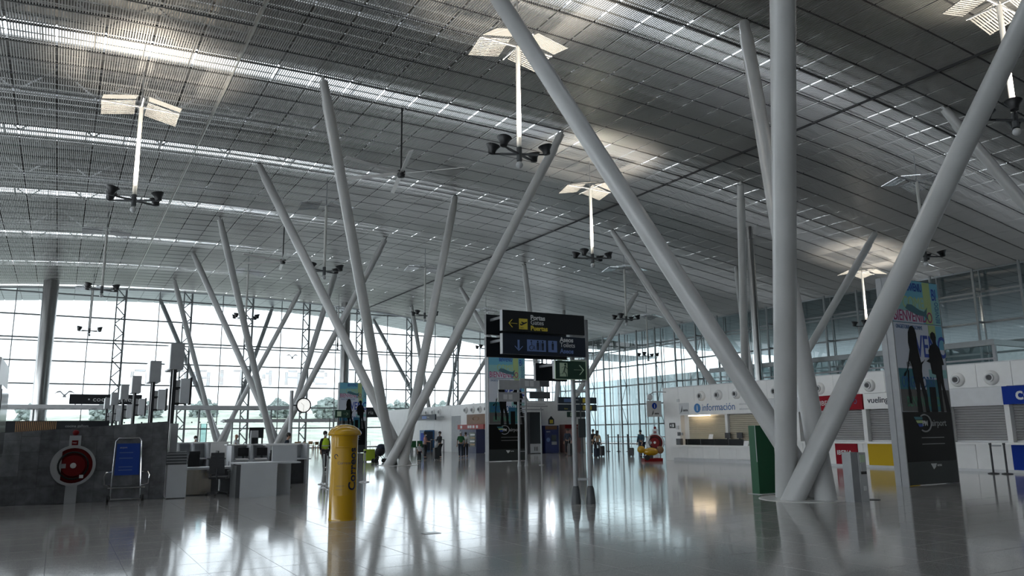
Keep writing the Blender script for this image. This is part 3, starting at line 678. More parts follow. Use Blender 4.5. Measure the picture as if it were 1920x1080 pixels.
# ================================================================ white end block in the back (X = 29.2.., Y = 50.3..)
BY = 50.3
blk = MB().bx(WX+0.02, 36.0, BY+0.02, 76.0, 0, 3.90)
block = struct('wall_end_block', blk, M['white'], 'white end block in the back with vending machines and round nozzles', cat='wall')
for k in range(15): obj('cladding_panel', MB().bx(WX, WX+0.02, BY+k*1.713+0.008, BY+(k+1)*1.713-0.008, 0.12, 3.92), M['white'], block)
for k in range(4): obj('cladding_panel', MB().bx(WX+k*1.7+0.008, WX+(k+1)*1.7-0.008, BY, BY+0.02, 0.12, 3.92), M['white'], block)
for k, y in enumerate([68.3, 67.5, 66.7, 65.6, 64.2, 62.83, 57.7, 56.44, 55.23, 54.1]):
    o = copy_tree(noz); o.location = (WX, y, 3.42); o['label'] = ordn[k]+' round nozzle on the white end block in the back, counted from its far end'; o['group'] = 'air nozzles on the end block'
obj('door_recess', MB().bx(WX-0.012, WX+0.0, 58.7, 60.45, 0, 3.0), M['grey'], block)
t = thing('hanging_sign', 'long dark hanging sign in front of the white end block', 'sign', (28.2, 64.1, 2.72))
obj('board', MB().bx(0, 0.12, -2.4, 2.4, 0, 0.48), M['signnavy'], t); obj('pictogram', MB().bx(-0.006, 0, -0.6, 0.4, 0.12, 0.36), M['signblue'], t); text('Aseos', 0.2, M['signwhite'], t, (-0.006, -0.7, 0.2), FACE_MX)
obj('bracket', MB().bar((0.06, -2.1, 0.24), (1.0, -2.1, 0.24), 0.06).bar((0.06, 2.1, 0.24), (1.0, 2.1, 0.24), 0.06), M['lgrey'], t)
def machine(name, lab, cat, loc, dx, dy, h, m, extra=None):
    t = thing(name, lab, cat, loc); obj('body', MB().bx(0, dx, 0, dy, 0.04, h).bx(0.03, dx-0.03, 0.03, dy-0.03, 0, 0.04), m, t)
    if extra: extra(t)
    return t
def e_blue(t): obj('front_screen', MB().bx(-0.012, 0, 0.1, 0.8, 0.9, 1.6), M['panblue'], t); obj('slot_panel', MB().bx(-0.015, 0, 0.15, 0.75, 0.3, 0.75), M['dgrey'], t); obj('side_print', MB().bx(0.05, 0.8, -0.008, 0, 0.1, 1.75), M['cloth_navy'], t)
machine('vending_machine', 'blue machine standing against the white end block behind the travellers', 'machine', (28.2, 63.9, 0), 0.95, 1.1, 1.85, mat('machine_blue', (0.03, 0.12, 0.28), 0.35), e_blue)
t = thing('shop_sign', 'brown shop sign panel over the vending machines in the back', 'sign', (29.05, 55.7, 2.25)); obj('board', MB().bx(-0.0, 0.14, -1.75, 1.6, 0, 0.80), M['brown'], t)
obj('emblem', MB().tube([(-0.01, 0.5*math.cos(a), 0.45+0.16*math.sin(a)) for a in np.linspace(0, 2*PI, 16)], 0.02, 5), M['wood'], t)
t = thing('red_banner', 'red banner strip with pale print under the brown shop sign', 'sign', (28.85, 56.0, 1.86)); obj('board', MB().bx(0, 0.3, -2.0, 2.6, 0, 0.38), mat('banner_red', (0.30, 0.03, 0.025), 0.5), t)
for k, y in enumerate((1.9, 0.6, 0.2, -0.3, -0.9)): obj('print_block', MB().bx(-0.008, 0, y-0.16, y+0.16, 0.08, 0.30), M['signwhite'], t)
def e_vend(t):
    obj('display_window', MB().bx(-0.012, 0, 0.1, 1.2, 0.5, 1.6), M['gloss_black'], t)
    for k in range(4): obj('product_row', MB().bx(-0.02, -0.012, 0.2, 1.0, 0.62+k*0.25, 0.74+k*0.25), M['lgrey' if k % 2 else 'cloth_tan'], t)
    obj('coin_panel', MB().bx(-0.015, 0, 1.25, 1.5, 0.7, 1.4), M['grey'], t)
machine('snack_machine', 'navy snack machine under the red banner in the back', 'machine', (28.35, 54.3, 0), 0.8, 2.9, 1.84, mat('snack_navy', (0.012, 0.018, 0.07), 0.35), e_vend)
# front of the block (facing the viewer)
def fm(name, lab, cat, x0, x1, h, m, extra=None): return machine(name, lab, cat, (x0, BY-0.75, 0), x1-x0, 0.74, h, m, extra)
def e_black(t): obj('white_base', MB().bx(0.0, 1.0, -0.012, 0, 0.05, 0.72), M['lgrey'], t); [obj('stripe', MB().bx(0.35+k*.12, 0.40+k*.12, -0.018, -0.012, 0.2, 0.5), M['black'], t) for k in range(3)]
fm('info_terminal', 'black screen terminal with pale base left of the cash machine', 'terminal', 30.4, 31.45, 3.05, M['signblack'], e_black)
def e_atm(t):
    obj('header', MB().bx(0.0, 1.05, -0.02, 0, 1.75, 2.02), M['brown'], t); obj('screen', MB().bx(0.55, 0.95, -0.02, 0, 0.9, 1.35), M['gloss_black'], t); obj('keypad', MB().bx(0.55, 0.95, -0.10, 0, 0.62, 0.85), M['grey'], t)
    obj('logo_disc', MB().cyl((0.25, -0.02, 1.0), (0.25, 0, 1.0), 0.16, n=16), M['signblue'], t); text('euro', 0.18, M['signwhite'], t, (0.08, -0.025, 1.55))
fm('cash_machine', 'navy cash machine with screen and keypad in front of the end block', 'machine', 31.75, 32.95, 2.05, mat('atm_navy', (0.012, 0.02, 0.11), 0.35), e_atm)
def e_red(t): obj('poster', MB().bx(0.1, 0.62, -0.012, 0, 0.3, 1.7), M['cloth_print'], t); obj('header', MB().bx(0, 1.35, -0.02, 0, 1.82, 2.1), M['red'], t); text('FOTO', 0.2, M['signwhite'], t, (0.7, -0.024, 1.88))
fm('photo_booth', 'reddish photo booth beside the entrance at the end block', 'booth', 33.55, 35.0, 2.12, mat('booth_brown', (0.20, 0.11, 0.10), 0.5), e_red)
t = thing('round_sign', 'small yellow and black house-shaped sign above the cash machine', 'sign', (32.78, BY-0.03, 2.42)); obj('board', MB().prism([(-0.26, -0.28), (0.26, -0.28), (0.26, 0.1), (0, 0.36), (-0.26, 0.1)], lambda u, v, w: (u, w, v), 0.03), M['signblack'], t); obj('mark', MB().bx(-0.15, 0.15, -0.01, 0, -0.2, 0.08), M['signyellow'], t)
t = thing('overhead_sign', 'pair of overhead boards with blue and yellow pictograms near the entrance', 'sign', (31.9, 47.9, 3.1))
obj('upper_board', MB().bx(0.0, 2.1, 0, 0.12, 0.55, 1.02), M['signnavy'], t); obj('lower_board', MB().bx(0.0, 2.1, 0, 0.12, 0, 0.47), M['signnavy'], t)
obj('upper_board', MB().bx(2.15, 3.5, 0, 0.12, 0.55, 1.02), M['signblack'], t); obj('lower_board', MB().bx(2.15, 3.5, 0, 0.12, 0, 0.47), M['signblack'], t)
obj('pictogram', MB().bx(0.5, 1.35, -0.008, 0, 0.65, 0.9), M['signblue'], t)
for k in range(3): obj('pictogram', MB().bx(2.2+k*0.29, 2.44+k*0.29, -0.008, 0, 0.08, 0.40), M['signyellow'], t)
obj('pictogram', MB().bx(2.2, 2.44, -0.008, 0, 0.63, 0.95), M['signyellow'], t); text('Salida', 0.16, M['signwhite'], t, (1.45, -0.006, 0.78)); text('Gates', 0.14, M['signyellow'], t, (0.5, -0.006, 0.12))
obj('post', MB().cyl((2.12, 0.2, -3.1), (2.12, 0.2, 1.1), 0.05, n=10).cyl((2.12, 0.2, -3.1), (2.12, 0.2, -3.05), 0.15, n=12), M['dgrey'], t)
# ---- mezzanine behind the counter wall
mz = thing('mezzanine', 'glass-fronted upper gallery behind and above the counter wall', 'gallery', (45, 23.45, 0))
obj('deck_slab', MB().bx(0, 12, 0, 22, 4.2, 4.5), M['lgrey'], mz)
for a in range(0, 22, 5): obj('support_post', MB().bx(0.3, 0.6, a+0.1, a+0.4, 0, 4.2), M['lgrey'], mz)
obj('top_beam', MB().bx(-0.1, 0.25, -0.1, 22, 6.1, 6.42), M['mull'], mz); obj('top_beam', MB().bx(0.25, 12, -0.1, 0.2, 6.1, 6.42), M['mull'], mz)
for k in range(5): obj('gallery_pane', MB().poly([(0, k*4.4+0.1, 4.5), (0, k*4.4+4.3, 4.5), (0, k*4.4+4.3, 6.1), (0, k*4.4+0.1, 6.1)]), M['glass2'], mz); obj('gallery_post', MB().bx(-0.05, 0.12, k*4.4-0.08, k*4.4+0.08, 4.5, 6.1), M['grey'], mz)
for k in range(3): obj('gallery_pane', MB().poly([(k*4+0.1, 0, 4.5), (k*4+3.9, 0, 4.5), (k*4+3.9, 0, 6.1), (k*4+0.1, 0, 6.1)]), M['glass2'], mz)
obj('handrail', MB().bar((-0.02, 0, 5.35), (-0.02, 22, 5.35), 0.10), M['grey'], mz)
# ================================================================ left: stone wall and check-in
SY = 22.9
def sz(x): return 1.76+(x+1.23)*0.0714
stone = struct('wall_stone', MB().hexa([(-9, SY+0.03, 0), (2.58, SY+0.03, 0), (2.58, SY+0.35, 0), (-9, SY+0.35, 0), (-9, SY+0.03, sz(-9)), (2.58, SY+0.03, sz(2.58)), (2.58, SY+0.35, sz(2.58)), (-9, SY+0.35, sz(-9))]), M['dgrey'], 'low dark slate-clad wall on the left with a slanting top', cat='wall')
xs_ = [-4.2, -3.4, -2.6, -1.8, -1.2, -0.77, -0.36, 0.05, 0.47, 0.9, 1.27, 1.80, 2.2, 2.58]
for n, (a, b) in enumerate(zip(xs_, xs_[1:])):
    rnd = random.Random(n); zz = [0, 0.30+rnd.uniform(-.08, .2), 0.78+rnd.uniform(-.1, .15), 1.22+rnd.uniform(-.1, .12), 1.62+rnd.uniform(-.06, .06), 9]
    for k in range(5):
        z0 = zz[k]; za = min(zz[k+1], sz(a)); zb = min(zz[k+1], sz(b))
        if za <= z0+0.02: continue
        y = SY+rnd.uniform(0, 0.008)
        obj('stone_slab', MB().hexa([(a+.003, y, z0+.003), (b-.003, y, z0+.003), (b-.003, SY+.03, z0+.003), (a+.003, SY+.03, z0+.003), (a+.003, y, za-.003), (b-.003, y, zb-.003), (b-.003, SY+.03, zb-.003), (a+.003, SY+.03, za-.003)]), M['stone2'] if rnd.random() < 0.28 else M['stone'], stone)
# kiosk at the far left edge
t = thing('screen_kiosk', 'tall white kiosk with a black screen cut by the left edge of the view', 'kiosk', (-1.15, 20.6, 0))
obj('body', MB().bx(-1.2, 0, -1.3, 1.85, 0.0, 3.32), M['white'], t)
obj('screen_frame', MB().bx(0, 0.05, -1.1, 1.6, 1.2, 2.75), M['chrome'], t); obj('screen', MB().bx(0.05, 0.06, -1.0, 1.5, 1.28, 2.67), M['gloss_black'], t)
# fire hose reel on post
def hose_reel(loc, lab, face=FACE_MY, full=True):
    t = thing('fire_hose_reel', lab, 'fire hose', loc, group='fire hose reels')
    pst = obj('post', MB().bx(-0.13, 0.13, 0.0, 0.10, 0, 1.68), M['offwhite'], t)
    obj('label_plate', MB().bx(-0.07, 0.07, -0.006, 0, 1.44, 1.56), M['red'], pst); text('FIRE', 0.05, M['signwhite'], pst, (-0.055, -0.009, 1.48))
    R = Matrix.Rotation(PI/2, 3, 'X'); c = (0, 0.0, 0.94)
    obj('housing_ring', MB().lathe([(0.435, 0.0), (0.50, 0.0), (0.50, 0.16), (0.435, 0.16), (0.435, 0.0)], 40, c, R, False), M['lgrey'], t, smooth=True)
    obj('drum', MB().lathe([(0.01, 0.02), (0.43, 0.02), (0.43, 0.10), (0.28, 0.14), (0.26, 0.18), (0.01, 0.18)], 32, c, R), M['red'], t, smooth=True)
    obj('hose', MB().tube([(0.33*math.cos(a), -0.14-0.003*a, 0.94+0.33*math.sin(a)) for a in np.linspace(0, 6*PI, 60)], 0.022, 6), M['rubber'], t)
    obj('hub_cap', MB().lathe([(0.01, 0.18), (0.07, 0.18), (0.06, 0.20), (0.01, 0.20)], 20, c, R), M['paper'], t)
    seg_ = [(0.44*math.cos(a), 0.44*math.sin(a)) for a in np.linspace(PI*0.70, PI*1.30, 14)]
    obj('lock_plate', MB().prism(seg_, lambda u, v, w: (u, -0.165+w, 0.94+v), 0.02), M['lgrey'], t)
    obj('latch', MB().bx(-0.28, -0.16, -0.185, -0.16, 0.88, 0.99), M['grey'], t); obj('corner_tag', MB().bx(0.15, 0.24, -0.22, -0.20, 0.63, 0.71), M['paper'], t)
    obj('alarm_bell', MB().ball((0.0, 0.05, 1.75), 0.075, 10), M['red'], t, smooth=True)
    return t
hose_reel((0.40, 22.72, 0), 'round fire hose reel on a white post before the stone wall')
hr = hose_reel((29.0, 33.85, 0), 'round fire hose reel at the far end of the counter wall'); hr.rotation_euler.z = -0.9
# luggage cart with blue board
t = thing('luggage_cart', 'parked chrome luggage cart with a blue advertising board at the stone wall', 'cart', (1.62, 22.45, 0.002))
obj('frame', MB().tube([(-0.34, 0.0, 0.06), (-0.34, 0.1, 0.5), (-0.30, 0.16, 1.52), (-0.24, 0.16, 1.60), (0.24, 0.16, 1.60), (0.30, 0.16, 1.52), (0.34, 0.1, 0.5), (0.34, 0.0, 0.06)], 0.02, 8).tube([(-0.34, 0.0, 0.08), (0.34, 0.0, 0.08)], 0.02, 8).tube([(-0.42, -0.02, 0.36), (0.44, -0.02, 0.36)], 0.02, 8), M['chrome'], t, smooth=True)
bd = obj('advert_board', MB().hexa([(-0.29, 0.10, 0.66), (0.29, 0.10, 0.66), (0.29, 0.12, 0.66), (-0.29, 0.12, 0.66), (-0.27, 0.13, 1.46), (0.27, 0.13, 1.46), (0.27, 0.15, 1.46), (-0.27, 0.15, 1.46)]), M['cartblue'], t)
text('airport', 0.06, M['signwhite'], bd, (-0.20, 0.118, 1.34), (PI/2-0.04, 0, 0))
for z in (1.22, 1.08, 0.86, 0.78): obj('printed_line', MB().bx(-0.20, 0.12, 0.105+(z-0.66)*0.0375-0.012, 0.105+(z-0.66)*0.0375, z, z+0.018), M['signblue'], bd)
for s in (-1, 1):
    obj('side_loop', MB().tube([(s*0.36, 0.08, 0.40), (s*0.50, -0.05, 0.45), (s*0.52, -0.08, 0.65), (s*0.48, -0.02, 0.74), (s*0.36, 0.1, 0.74)], 0.016, 7), M['chrome'], t, smooth=True)
    obj('wheel', MB().cyl((s*0.40-0.025, 0.0, 0.085), (s*0.40+0.025, 0.0, 0.085), 0.085, n=16), M['rubber'], t)
# ---- check-in counters
t = thing('side_cabinet', 'white side cabinet at the right end of the stone wall', 'cabinet', (2.85, 22.95, 0))
obj('body', MB().bx(-0.24, 0.25, -0.2, 0.25, 0.02, 0.88), M['offwhite'], t); obj('plinth', MB().bx(-0.22, 0.23, -0.18, 0.23, 0, 0.02), M['dgrey'], t)
t = thing('grey_crate', 'dark grey ribbed crate on top of the white side cabinet', 'crate', (2.85, 22.95, 0.88))
obj('shell', MB().bx(-0.28, 0.22, -0.2, 0.22, 0, 0.33), M['dgrey'], t)
for k in range(4): obj('rib', MB().bx(-0.285, 0.225, -0.215, -0.2, 0.05+k*0.075, 0.075+k*0.075), M['grey'], t)
tag(obj('room_divider', MB().bx(0, 0.20, 0, 0.05, 0, 1.98), M['offwhite'], None, (2.68, 23.35, 0)), 'tall narrow white panel standing behind the grey crate', 'panel')
t = thing('weigh_table', 'low table with a brushed steel front beside the side cabinet', 'table', (3.55, 23.6, 0))
obj('table_top', MB().bx(-0.45, 1.0, -0.15, 0.5, 0.70, 0.76), M['offwhite'], t); obj('steel_front', MB().bx(-0.42, 0.30, -0.10, -0.08, 0.03, 0.70), M['steel'], t); obj('body', MB().bx(-0.40, 0.95, -0.07, 0.45, 0, 0.70), M['dgrey'], t)
t = thing('check_in_desk', 'large pale grey check-in desk nearest the viewer', 'desk', (4.85, 22.0, 0))
obj('front_panel', MB().bx(-0.55, 0.40, -0.25, -0.20, 0.0, 0.86), M['offwhite'], t); obj('side_panel', MB().bx(0.40, 0.90, 0.25, 0.30, 0.0, 0.86), M['offwhite'], t)
obj('carcass', MB().bx(-0.66, 0.38, -0.19, 0.6, 0.0, 0.83), M['dgrey'], t); obj('carcass', MB().bx(0.39, 0.88, 0.31, 0.8, 0.0, 0.83), M['dgrey'], t)
obj('desk_top', MB().bx(-0.60, 1.05, -0.20, 0.9, 0.86, 0.90), M['offwhite'], t); obj('raised_screen', MB().bx(0.45, 1.15, 0.60, 0.68, 0.90, 1.34), M['offwhite'], t); obj('raised_ledge', MB().bx(0.25, 1.2, 0.55, 0.90, 1.34, 1.37), M['white'], t)
def office_chair(loc, rz, lab):
    t = thing('office_chair', lab, 'chair', loc, rz, 'black office chairs at check-in')
    obj('seat', MB().hexa([(-.24, -.24, .44), (.24, -.24, .44), (.22, .24, .46), (-.22, .24, .46), (-.25, -.25, .53), (.25, -.25, .53), (.23, .25, .51), (-.23, .25, .51)]), M['black'], t)
    b = MB()
    for k in range(6):
        z = .60+k*.095; y = .25+.03*math.sin(k*.6)
        b.hexa([(-.21+.006*k, y, z), (.21-.006*k, y, z), (.21-.006*k, y+.035, z), (-.21+.006*k, y+.035, z), (-.204+.006*k, y+.005, z+.094), (.204-.006*k, y+.005, z+.094), (.204-.006*k, y+.04, z+.094), (-.204+.006*k, y+.04, z+.094)])
    obj('backrest', b, mat('chair_mesh', (0.03, 0.032, 0.035), 0.7) if 'chm' not in M else M['chm'], t)
    obj('back_frame', MB().tube([(0, .2, .45), (0, .30, .52), (0, .31, .75)], .025, 6), M['dgrey'], t)
    obj('gas_stem', MB().cyl((0, 0, .12), (0, 0, .45), .028, n=10), M['chrome'], t)
    for k in range(5):
        a = 2*PI*k/5+.3; c, s = math.cos(a), math.sin(a)
        f = obj('base_leg', MB().bar((0, 0, .12), (c*.30, s*.30, .085), .035), M['dgrey'], t); obj('castor', MB().cyl((c*.31-s*.02, s*.31+c*.02, .035), (c*.31+s*.02, s*.31-c*.02, .035), .035, n=10), M['rubber'], f)
    for s in (-1, 1): obj('armrest', MB().bar((s*.27, -.1, .68), (s*.27, .18, .68), .05, .03).bar((s*.26, .05, .48), (s*.27, .05, .68), .03), M['black'], t)
    return t
M['chm'] = mat('chair_mesh_fabric', (0.03, 0.032, 0.035), 0.7)
office_chair((3.98, 23.0, 0.002), 2.7, 'black office chair in front of the steel-fronted table')
office_chair((3.75, 25.2, 0.002), 0.4, 'black office chair just behind the steel-fronted table')
office_chair((4.6, 25.6, 0.002), 1.6, 'black office chair left of the counter dividers')
office_chair((3.35, 26.2, 0.002), 2.4, 'black office chair seen above the grey crate')
office_chair((6.05, 24.6, 0.002), 0.7, 'black office chair behind the raised screen of the nearest desk')
# counter row behind
t = thing('check_in_counter', 'long pale check-in counter row with dividers behind the nearest desk', 'counter', (5.9, 26.9, 0))
obj('front_wall', MB().bx(-1.0, 1.6, 0.35, 0.42, 0, 1.30), M['offwhite'], t); obj('top_ledge', MB().bx(-1.05, 1.65, 0.1, 0.55, 1.30, 1.34), M['white'], t); obj('work_top', MB().bx(-1.0, 1.6, -0.45, 0.35, 0.80, 0.84), M['offwhite'], t)
for x in (-0.95, -0.35, 0.25, 0.85, 1.5): obj('divider', MB().bx(x-0.04, x+0.04, -0.40, 0.35, 0, 1.30), M['offwhite'], t)
obj('kick_panel', MB().bx(-1.0, 1.6, -0.1, -0.05, 0, 0.80), M['dgrey'], t)
for k, x in enumerate((5.35, 5.95, 6.5)):
    m_ = thing('desk_monitor', ('left', 'middle', 'right')[k]+' black desk monitor on the long check-in counter row', 'monitor', (x, 26.8, 0.84), group='monitors on the check-in counter'); obj('screen', MB().bx(-.17, .17, 0, .03, .12, .38), M['black'], m_); obj('foot', MB().bx(-.03, .03, 0.03, .06, 0, .2).bx(-.1, .1, -.05, .1, 0, .015), M['dgrey'], m_)
    tag(obj('keyboard_tray', MB().hexa([(-.2, -.12, 0), (.2, -.12, 0), (.2, .08, 0), (-.2, .08, 0), (-.2, -.12, .02), (.2, -.12, .02), (.2, .08, .05), (-.2, .08, .05)]), M['white'], None, (x-.1, 26.55, .84)), ('left', 'middle', 'right')[k]+' white keyboard tray before the check-in monitor', 'keyboard', 'keyboards on the check-in counter')
t = thing('check_in_counter', 'farther check-in counter row left of the white-shirted person', 'counter', (4.55, 30.4, 0))
obj('front_wall', MB().bx(-0.85, 1.0, 0.35, 0.42, 0, 1.36), M['offwhite'], t); obj('top_ledge', MB().bx(-0.9, 1.05, 0.1, 0.5, 1.36, 1.40), M['white'], t); obj('work_top', MB().bx(-0.85, 1.0, -0.4, 0.35, 0.8, 0.84), M['offwhite'], t)
for x in (-0.8, -0.3, 0.2, 0.7): obj('divider', MB().bx(x-0.04, x+0.04, -0.38, 0.35, 0, 1.36), M['offwhite'], t)
tag(obj('side_screen', MB().bx(-.3, .3, 0, .04, .0, .52), M['white'], None, (5.05, 29.5, .84)), 'white upright screen between the two check-in counter rows', 'screen')
bt = thing('screen_table', 'small dark stand under the white upright screen', 'table', (5.05, 29.5, 0)); obj('top', MB().bx(-.35, .35, -.15, .3, .80, .84), M['dgrey'], bt); [obj('leg', MB().bx(x-.03, x+.03, -.05, .05, 0, .8), M['dgrey'], bt) for x in (-.3, .3)]
# dark panel + slim screens behind counters
t = thing('flight_board', 'dark information board on two legs behind the check-in counters', 'board', (ony(481, 810, 46).x, 46.0, 0)); obj('panel', MB().bx(-0.40, 0.40, 0, 0.1, 1.45, 2.05), M['signblack'], t); [obj('leg', MB().bx(x-.04, x+.04, 0.02, 0.08, 0, 1.45), M['dgrey'], t) for x in (-0.34, 0.34)]
t = thing('slim_kiosk', 'slim grey self-service kiosk before the dark board', 'kiosk', (ony(477, 815, 40).x, 40.0, 0)); obj('body', MB().hexa([(-.2, -.2, 0), (.2, -.2, 0), (.2, .2, 0), (-.2, .2, 0), (-.15, .05, 1.85), (.2, .05, 1.85), (.2, .2, 1.85), (-.15, .2, 1.85)]), M['grey'], t); obj('screen', MB().bx(-.13, .15, -.12, -.02, 1.2, 1.5), M['gloss_black'], t)
t = thing('glass_partition', 'upright glass partition behind the farther check-in counter', 'partition', (ony(381, 815, 33).x, 33.0, 0)); obj('pane', MB().bx(-.1, .1, 0, .012, 0.2, 2.1), M['glass2'], t); obj('edge_frame', MB().bx(.1, .13, -.01, .02, 0, 2.1).bx(-.13, -.1, -.01, .02, 0, 2.1), M['mull'], t)
# monitor masts: one master copied along Y
def mast():
    t = thing('check_in_mast', 'mast', 'monitor mast')
    for y in (-0.38, 0.22): obj('post', MB().bx(-0.05, 0.05, y-0.07, y+0.07, 0, 3.66), M['black'], t)
    bx_ = obj('sign_box', MB().bx(-0.16, 0.22, -0.55, 0.85, 3.66, 4.46), M['grey'], t)
    obj('sign_face', MB().bx(-0.18, -0.16, -0.53, 0.14, 3.68, 4.44), M['white'], bx_); obj('sign_face', MB().bx(-0.18, -0.16, 0.16, 0.83, 3.68, 4.44), M['white'], bx_)
    mo = obj('monitor', MB().bx(0.18, 0.44, -0.52, -0.30, 2.62, 3.38), M['offwhite'], t); obj('monitor_back', MB().bx(0.44, 0.50, -0.54, -0.2, 2.58, 3.42), M['black'], mo)
    mo = obj('monitor', MB().bx(0.10, 0.36, 0.35, 0.55, 2.62, 3.38), M['lgrey'], t)
    for z in (2.62, 3.10): obj('bracket', MB().bar((0, -0.38, z), (0.36, -0.38, z), 0.05).bar((0, 0.22, z), (0.25, 0.4, z), 0.05), M['black'], t)
    return t
ms = None
mlab = ('nearest and tallest', 'second', 'third', 'fourth', 'fifth', 'sixth and farthest')
for k, (x, y) in enumerate(((2.98, 26.2), (3.0, 32.6), (3.02, 41.0), (3.0, 48.2), (3.0, 57), (3.0, 65))):
    ms = mast() if k == 0 else copy_tree(ms0)
    if k == 0: ms0 = ms
    ms.location = (x, y, 0); ms['label'] = mlab[k]+' black check-in mast with white sign box, counted from the stone wall'; ms['group'] = 'check-in monitor masts'
# belt side wall behind the stone wall
t = thing('baggage_belt_wall', 'long dark baggage belt wall running back behind the stone wall', 'partition', (2.4, 27.5, 0)); obj('panel', MB().bx(-0.4, 0.2, 0, 33, 0, 1.25), M['dgrey'], t); obj('cap', MB().bx(-0.45, 0.25, 0, 33, 1.25, 1.3), M['grey'], t)
# ---- cafe against the back glass: canopy, black sign, slatted bar
def canopy(lab, x0, x1, y0, y1, z, n, sup):
    t = thing('slatted_canopy', lab, 'canopy', ((x0+x1)/2, y0, 0)); w = (x1-x0)/2
    obj('edge_beam', MB().bx(-w, w, 0, 0.15, z, z+0.34), M['lgrey'], t); obj('edge_beam', MB().bx(-w, w, y1-y0-0.15, y1-y0, z, z+0.34), M['lgrey'], t)
    for k in range(n): x = -w+2*w*k/(n-1); obj('canopy_slat', MB().bx(x-0.22, x+0.22, 0.15, y1-y0-0.15, z+0.05, z+0.22), M['lgrey'], t)
    for x in sup: obj('support', MB().cyl((x, (y1-y0)/2, 0), (x, (y1-y0)/2, z), 0.09, n=10), M['mull'], t)
canopy('long pale slatted canopy above the cafe in front of the back glass', -4.5, 20.4, 80.2, 84.0, 4.15, 30, (-10, -3, 4, 11))
canopy('lower pale canopy behind the clock', 15.2, 27.8, 85.4, 88.0, 2.95, 14, (-5.5, 5.5))
t = thing('cafe_sign', 'long black sign reading cocina gallega above the left canopy', 'sign', (3.6, 80.2, 4.22)); obj('board', MB().bx(-2.95, 2.95, 0, 0.15, 0.32, 1.22), M['signblack'], t); obj('bracket', MB().bx(-2.5, -2.4, 0.05, 0.1, 0.27, 0.32).bx(2.4, 2.5, 0.05, 0.1, 0.27, 0.32), M['grey'], t)
text('cocina gallega', 0.60, M['signwhite'], t, (-1.1, -0.01, 0.58), sx=1.15); obj('bullet_mark', MB().cyl((-1.4, -0.01, 0.76), (-1.4, 0, 0.76), 0.07, n=12), M['signwhite'], t)
t = thing('cafe_bar', 'black cafe bar front with a wooden slatted section behind the stone wall', 'bar', (-1.5, 62.0, 0)); obj('body', MB().bx(-4, 4.6, 0, 1, 0, 2.75), M['signblack'], t)
for k in range(22): obj('wood_slat', MB().bx(-1.0+k*0.11, -0.95+k*0.11, -0.05, 0, 0.2, 2.7), M['wood'], t)
text('cocina gallega', 0.26, M['grey'], t, (1.9, -0.01, 2.3))
t = thing('cafe_sign', 'far black sign with pale letters right of the farthest welcome totem', 'sign', (25.0, 70.0, 3.1)); obj('board', MB().bx(-1.6, 1.35, 0, 0.12, 0, 0.95), M['signblack'], t); text('ría', 0.5, M['signwhite'], t, (0.1, -0.01, 0.3)); obj('bullet_mark', MB().cyl((0.95, -0.01, 0.48), (0.95, 0, 0.48), 0.07, n=12), M['signwhite'], t); obj('post', MB().bx(-.05, .05, .02, .1, -3.1, 0), M['dgrey'], t)
# ---- station clock
t = thing('post_clock', 'round white clock on a slim steel post behind the check-in counter', 'clock', (10.22, 40.0, 0))
obj('post', MB().cyl((0, 0, 0), (0, 0, 3.85), 0.10, n=16).cyl((0, 0, 0), (0, 0, 0.03), 0.22, n=16), M['lgrey'], t, smooth=True); obj('arm', MB().bar((0.08, 0, 3.1), (0.25, 0, 3.1), 0.07), M['dgrey'], t)
R = Matrix.Rotation(PI/2, 3, 'X'); cc = (0.62, 0, 3.1)
obj('case', MB().lathe([(0.33, -0.09), (0.39, -0.09), (0.39, 0.09), (0.33, 0.09), (0.33, -0.09)], 36, cc, R, False), M['black'], t, smooth=True); dl = obj('dial', MB().lathe([(0.01, -0.07), (0.345, -0.07), (0.345, 0.07), (0.01, 0.07)], 36, cc, R), M['dial'], t)
for k in range(12): a = PI/6*k; obj('hour_mark', MB().bar((0.62+0.27*math.sin(a), -0.074, 3.1+0.27*math.cos(a)), (0.62+0.31*math.sin(a), -0.074, 3.1+0.31*math.cos(a)), 0.02, 0.006), M['black'], dl)
obj('hour_hand', MB().bar((0.62, -0.08, 3.1), (0.62-0.15, -0.08, 3.1+0.14), 0.03, 0.008), M['black'], dl); obj('minute_hand', MB().bar((0.62, -0.085, 3.1), (0.60, -0.085, 3.1-0.28), 0.022, 0.008), M['black'], dl)
# ---- far exit frame with green sign, cafe tables, seats
t = thing('exit_sign_frame', 'dark frame with a green exit sign between clock and hi-vis worker', 'sign', (17.0, 54.0, 0))
for x in (-0.45, -0.15, 0.15, 0.45): obj('upright', MB().bx(x-.03, x+.03, 0, .06, 0, 2.75), M['dgrey'], t)
obj('base', MB().bx(-.6, .6, -.15, .2, 0, .06), M['dgrey'], t); sgn = obj('sign_board', MB().bx(-0.1, 1.0, -.03, .05, 2.75, 3.3), M['signgreen'], t)
obj('running_man', MB().bx(.05, .35, -.04, -.03, 2.85, 3.2), M['exitpale'], sgn); obj('arrow', MB().bar((.5, -.035, 3.02), (.85, -.035, 3.02), .05, .008).bar((.85, -.035, 3.02), (.72, -.035, 3.14), .05, .008).bar((.85, -.035, 3.02), (.72, -.035, 2.9), .05, .008), M['exitpale'], sgn)
def cafe_chair(loc, rz, lab):
    t = thing('cafe_chair', lab, 'chair', loc, rz, 'wooden cafe chairs by the back glass'); obj('seat', MB().bx(-.22, .22, -.22, .22, .43, .47), M['wood'], t); obj('backrest', MB().bx(-.22, .22, .19, .22, .6, .9), M['wood'], t)
    for x in (-.2, .2):
        for y in (-.2, .2): obj('leg', MB().bx(x-.02, x+.02, y-.02, y+.02, 0, .9 if y > 0 else .43), M['wood'], t)
    return t
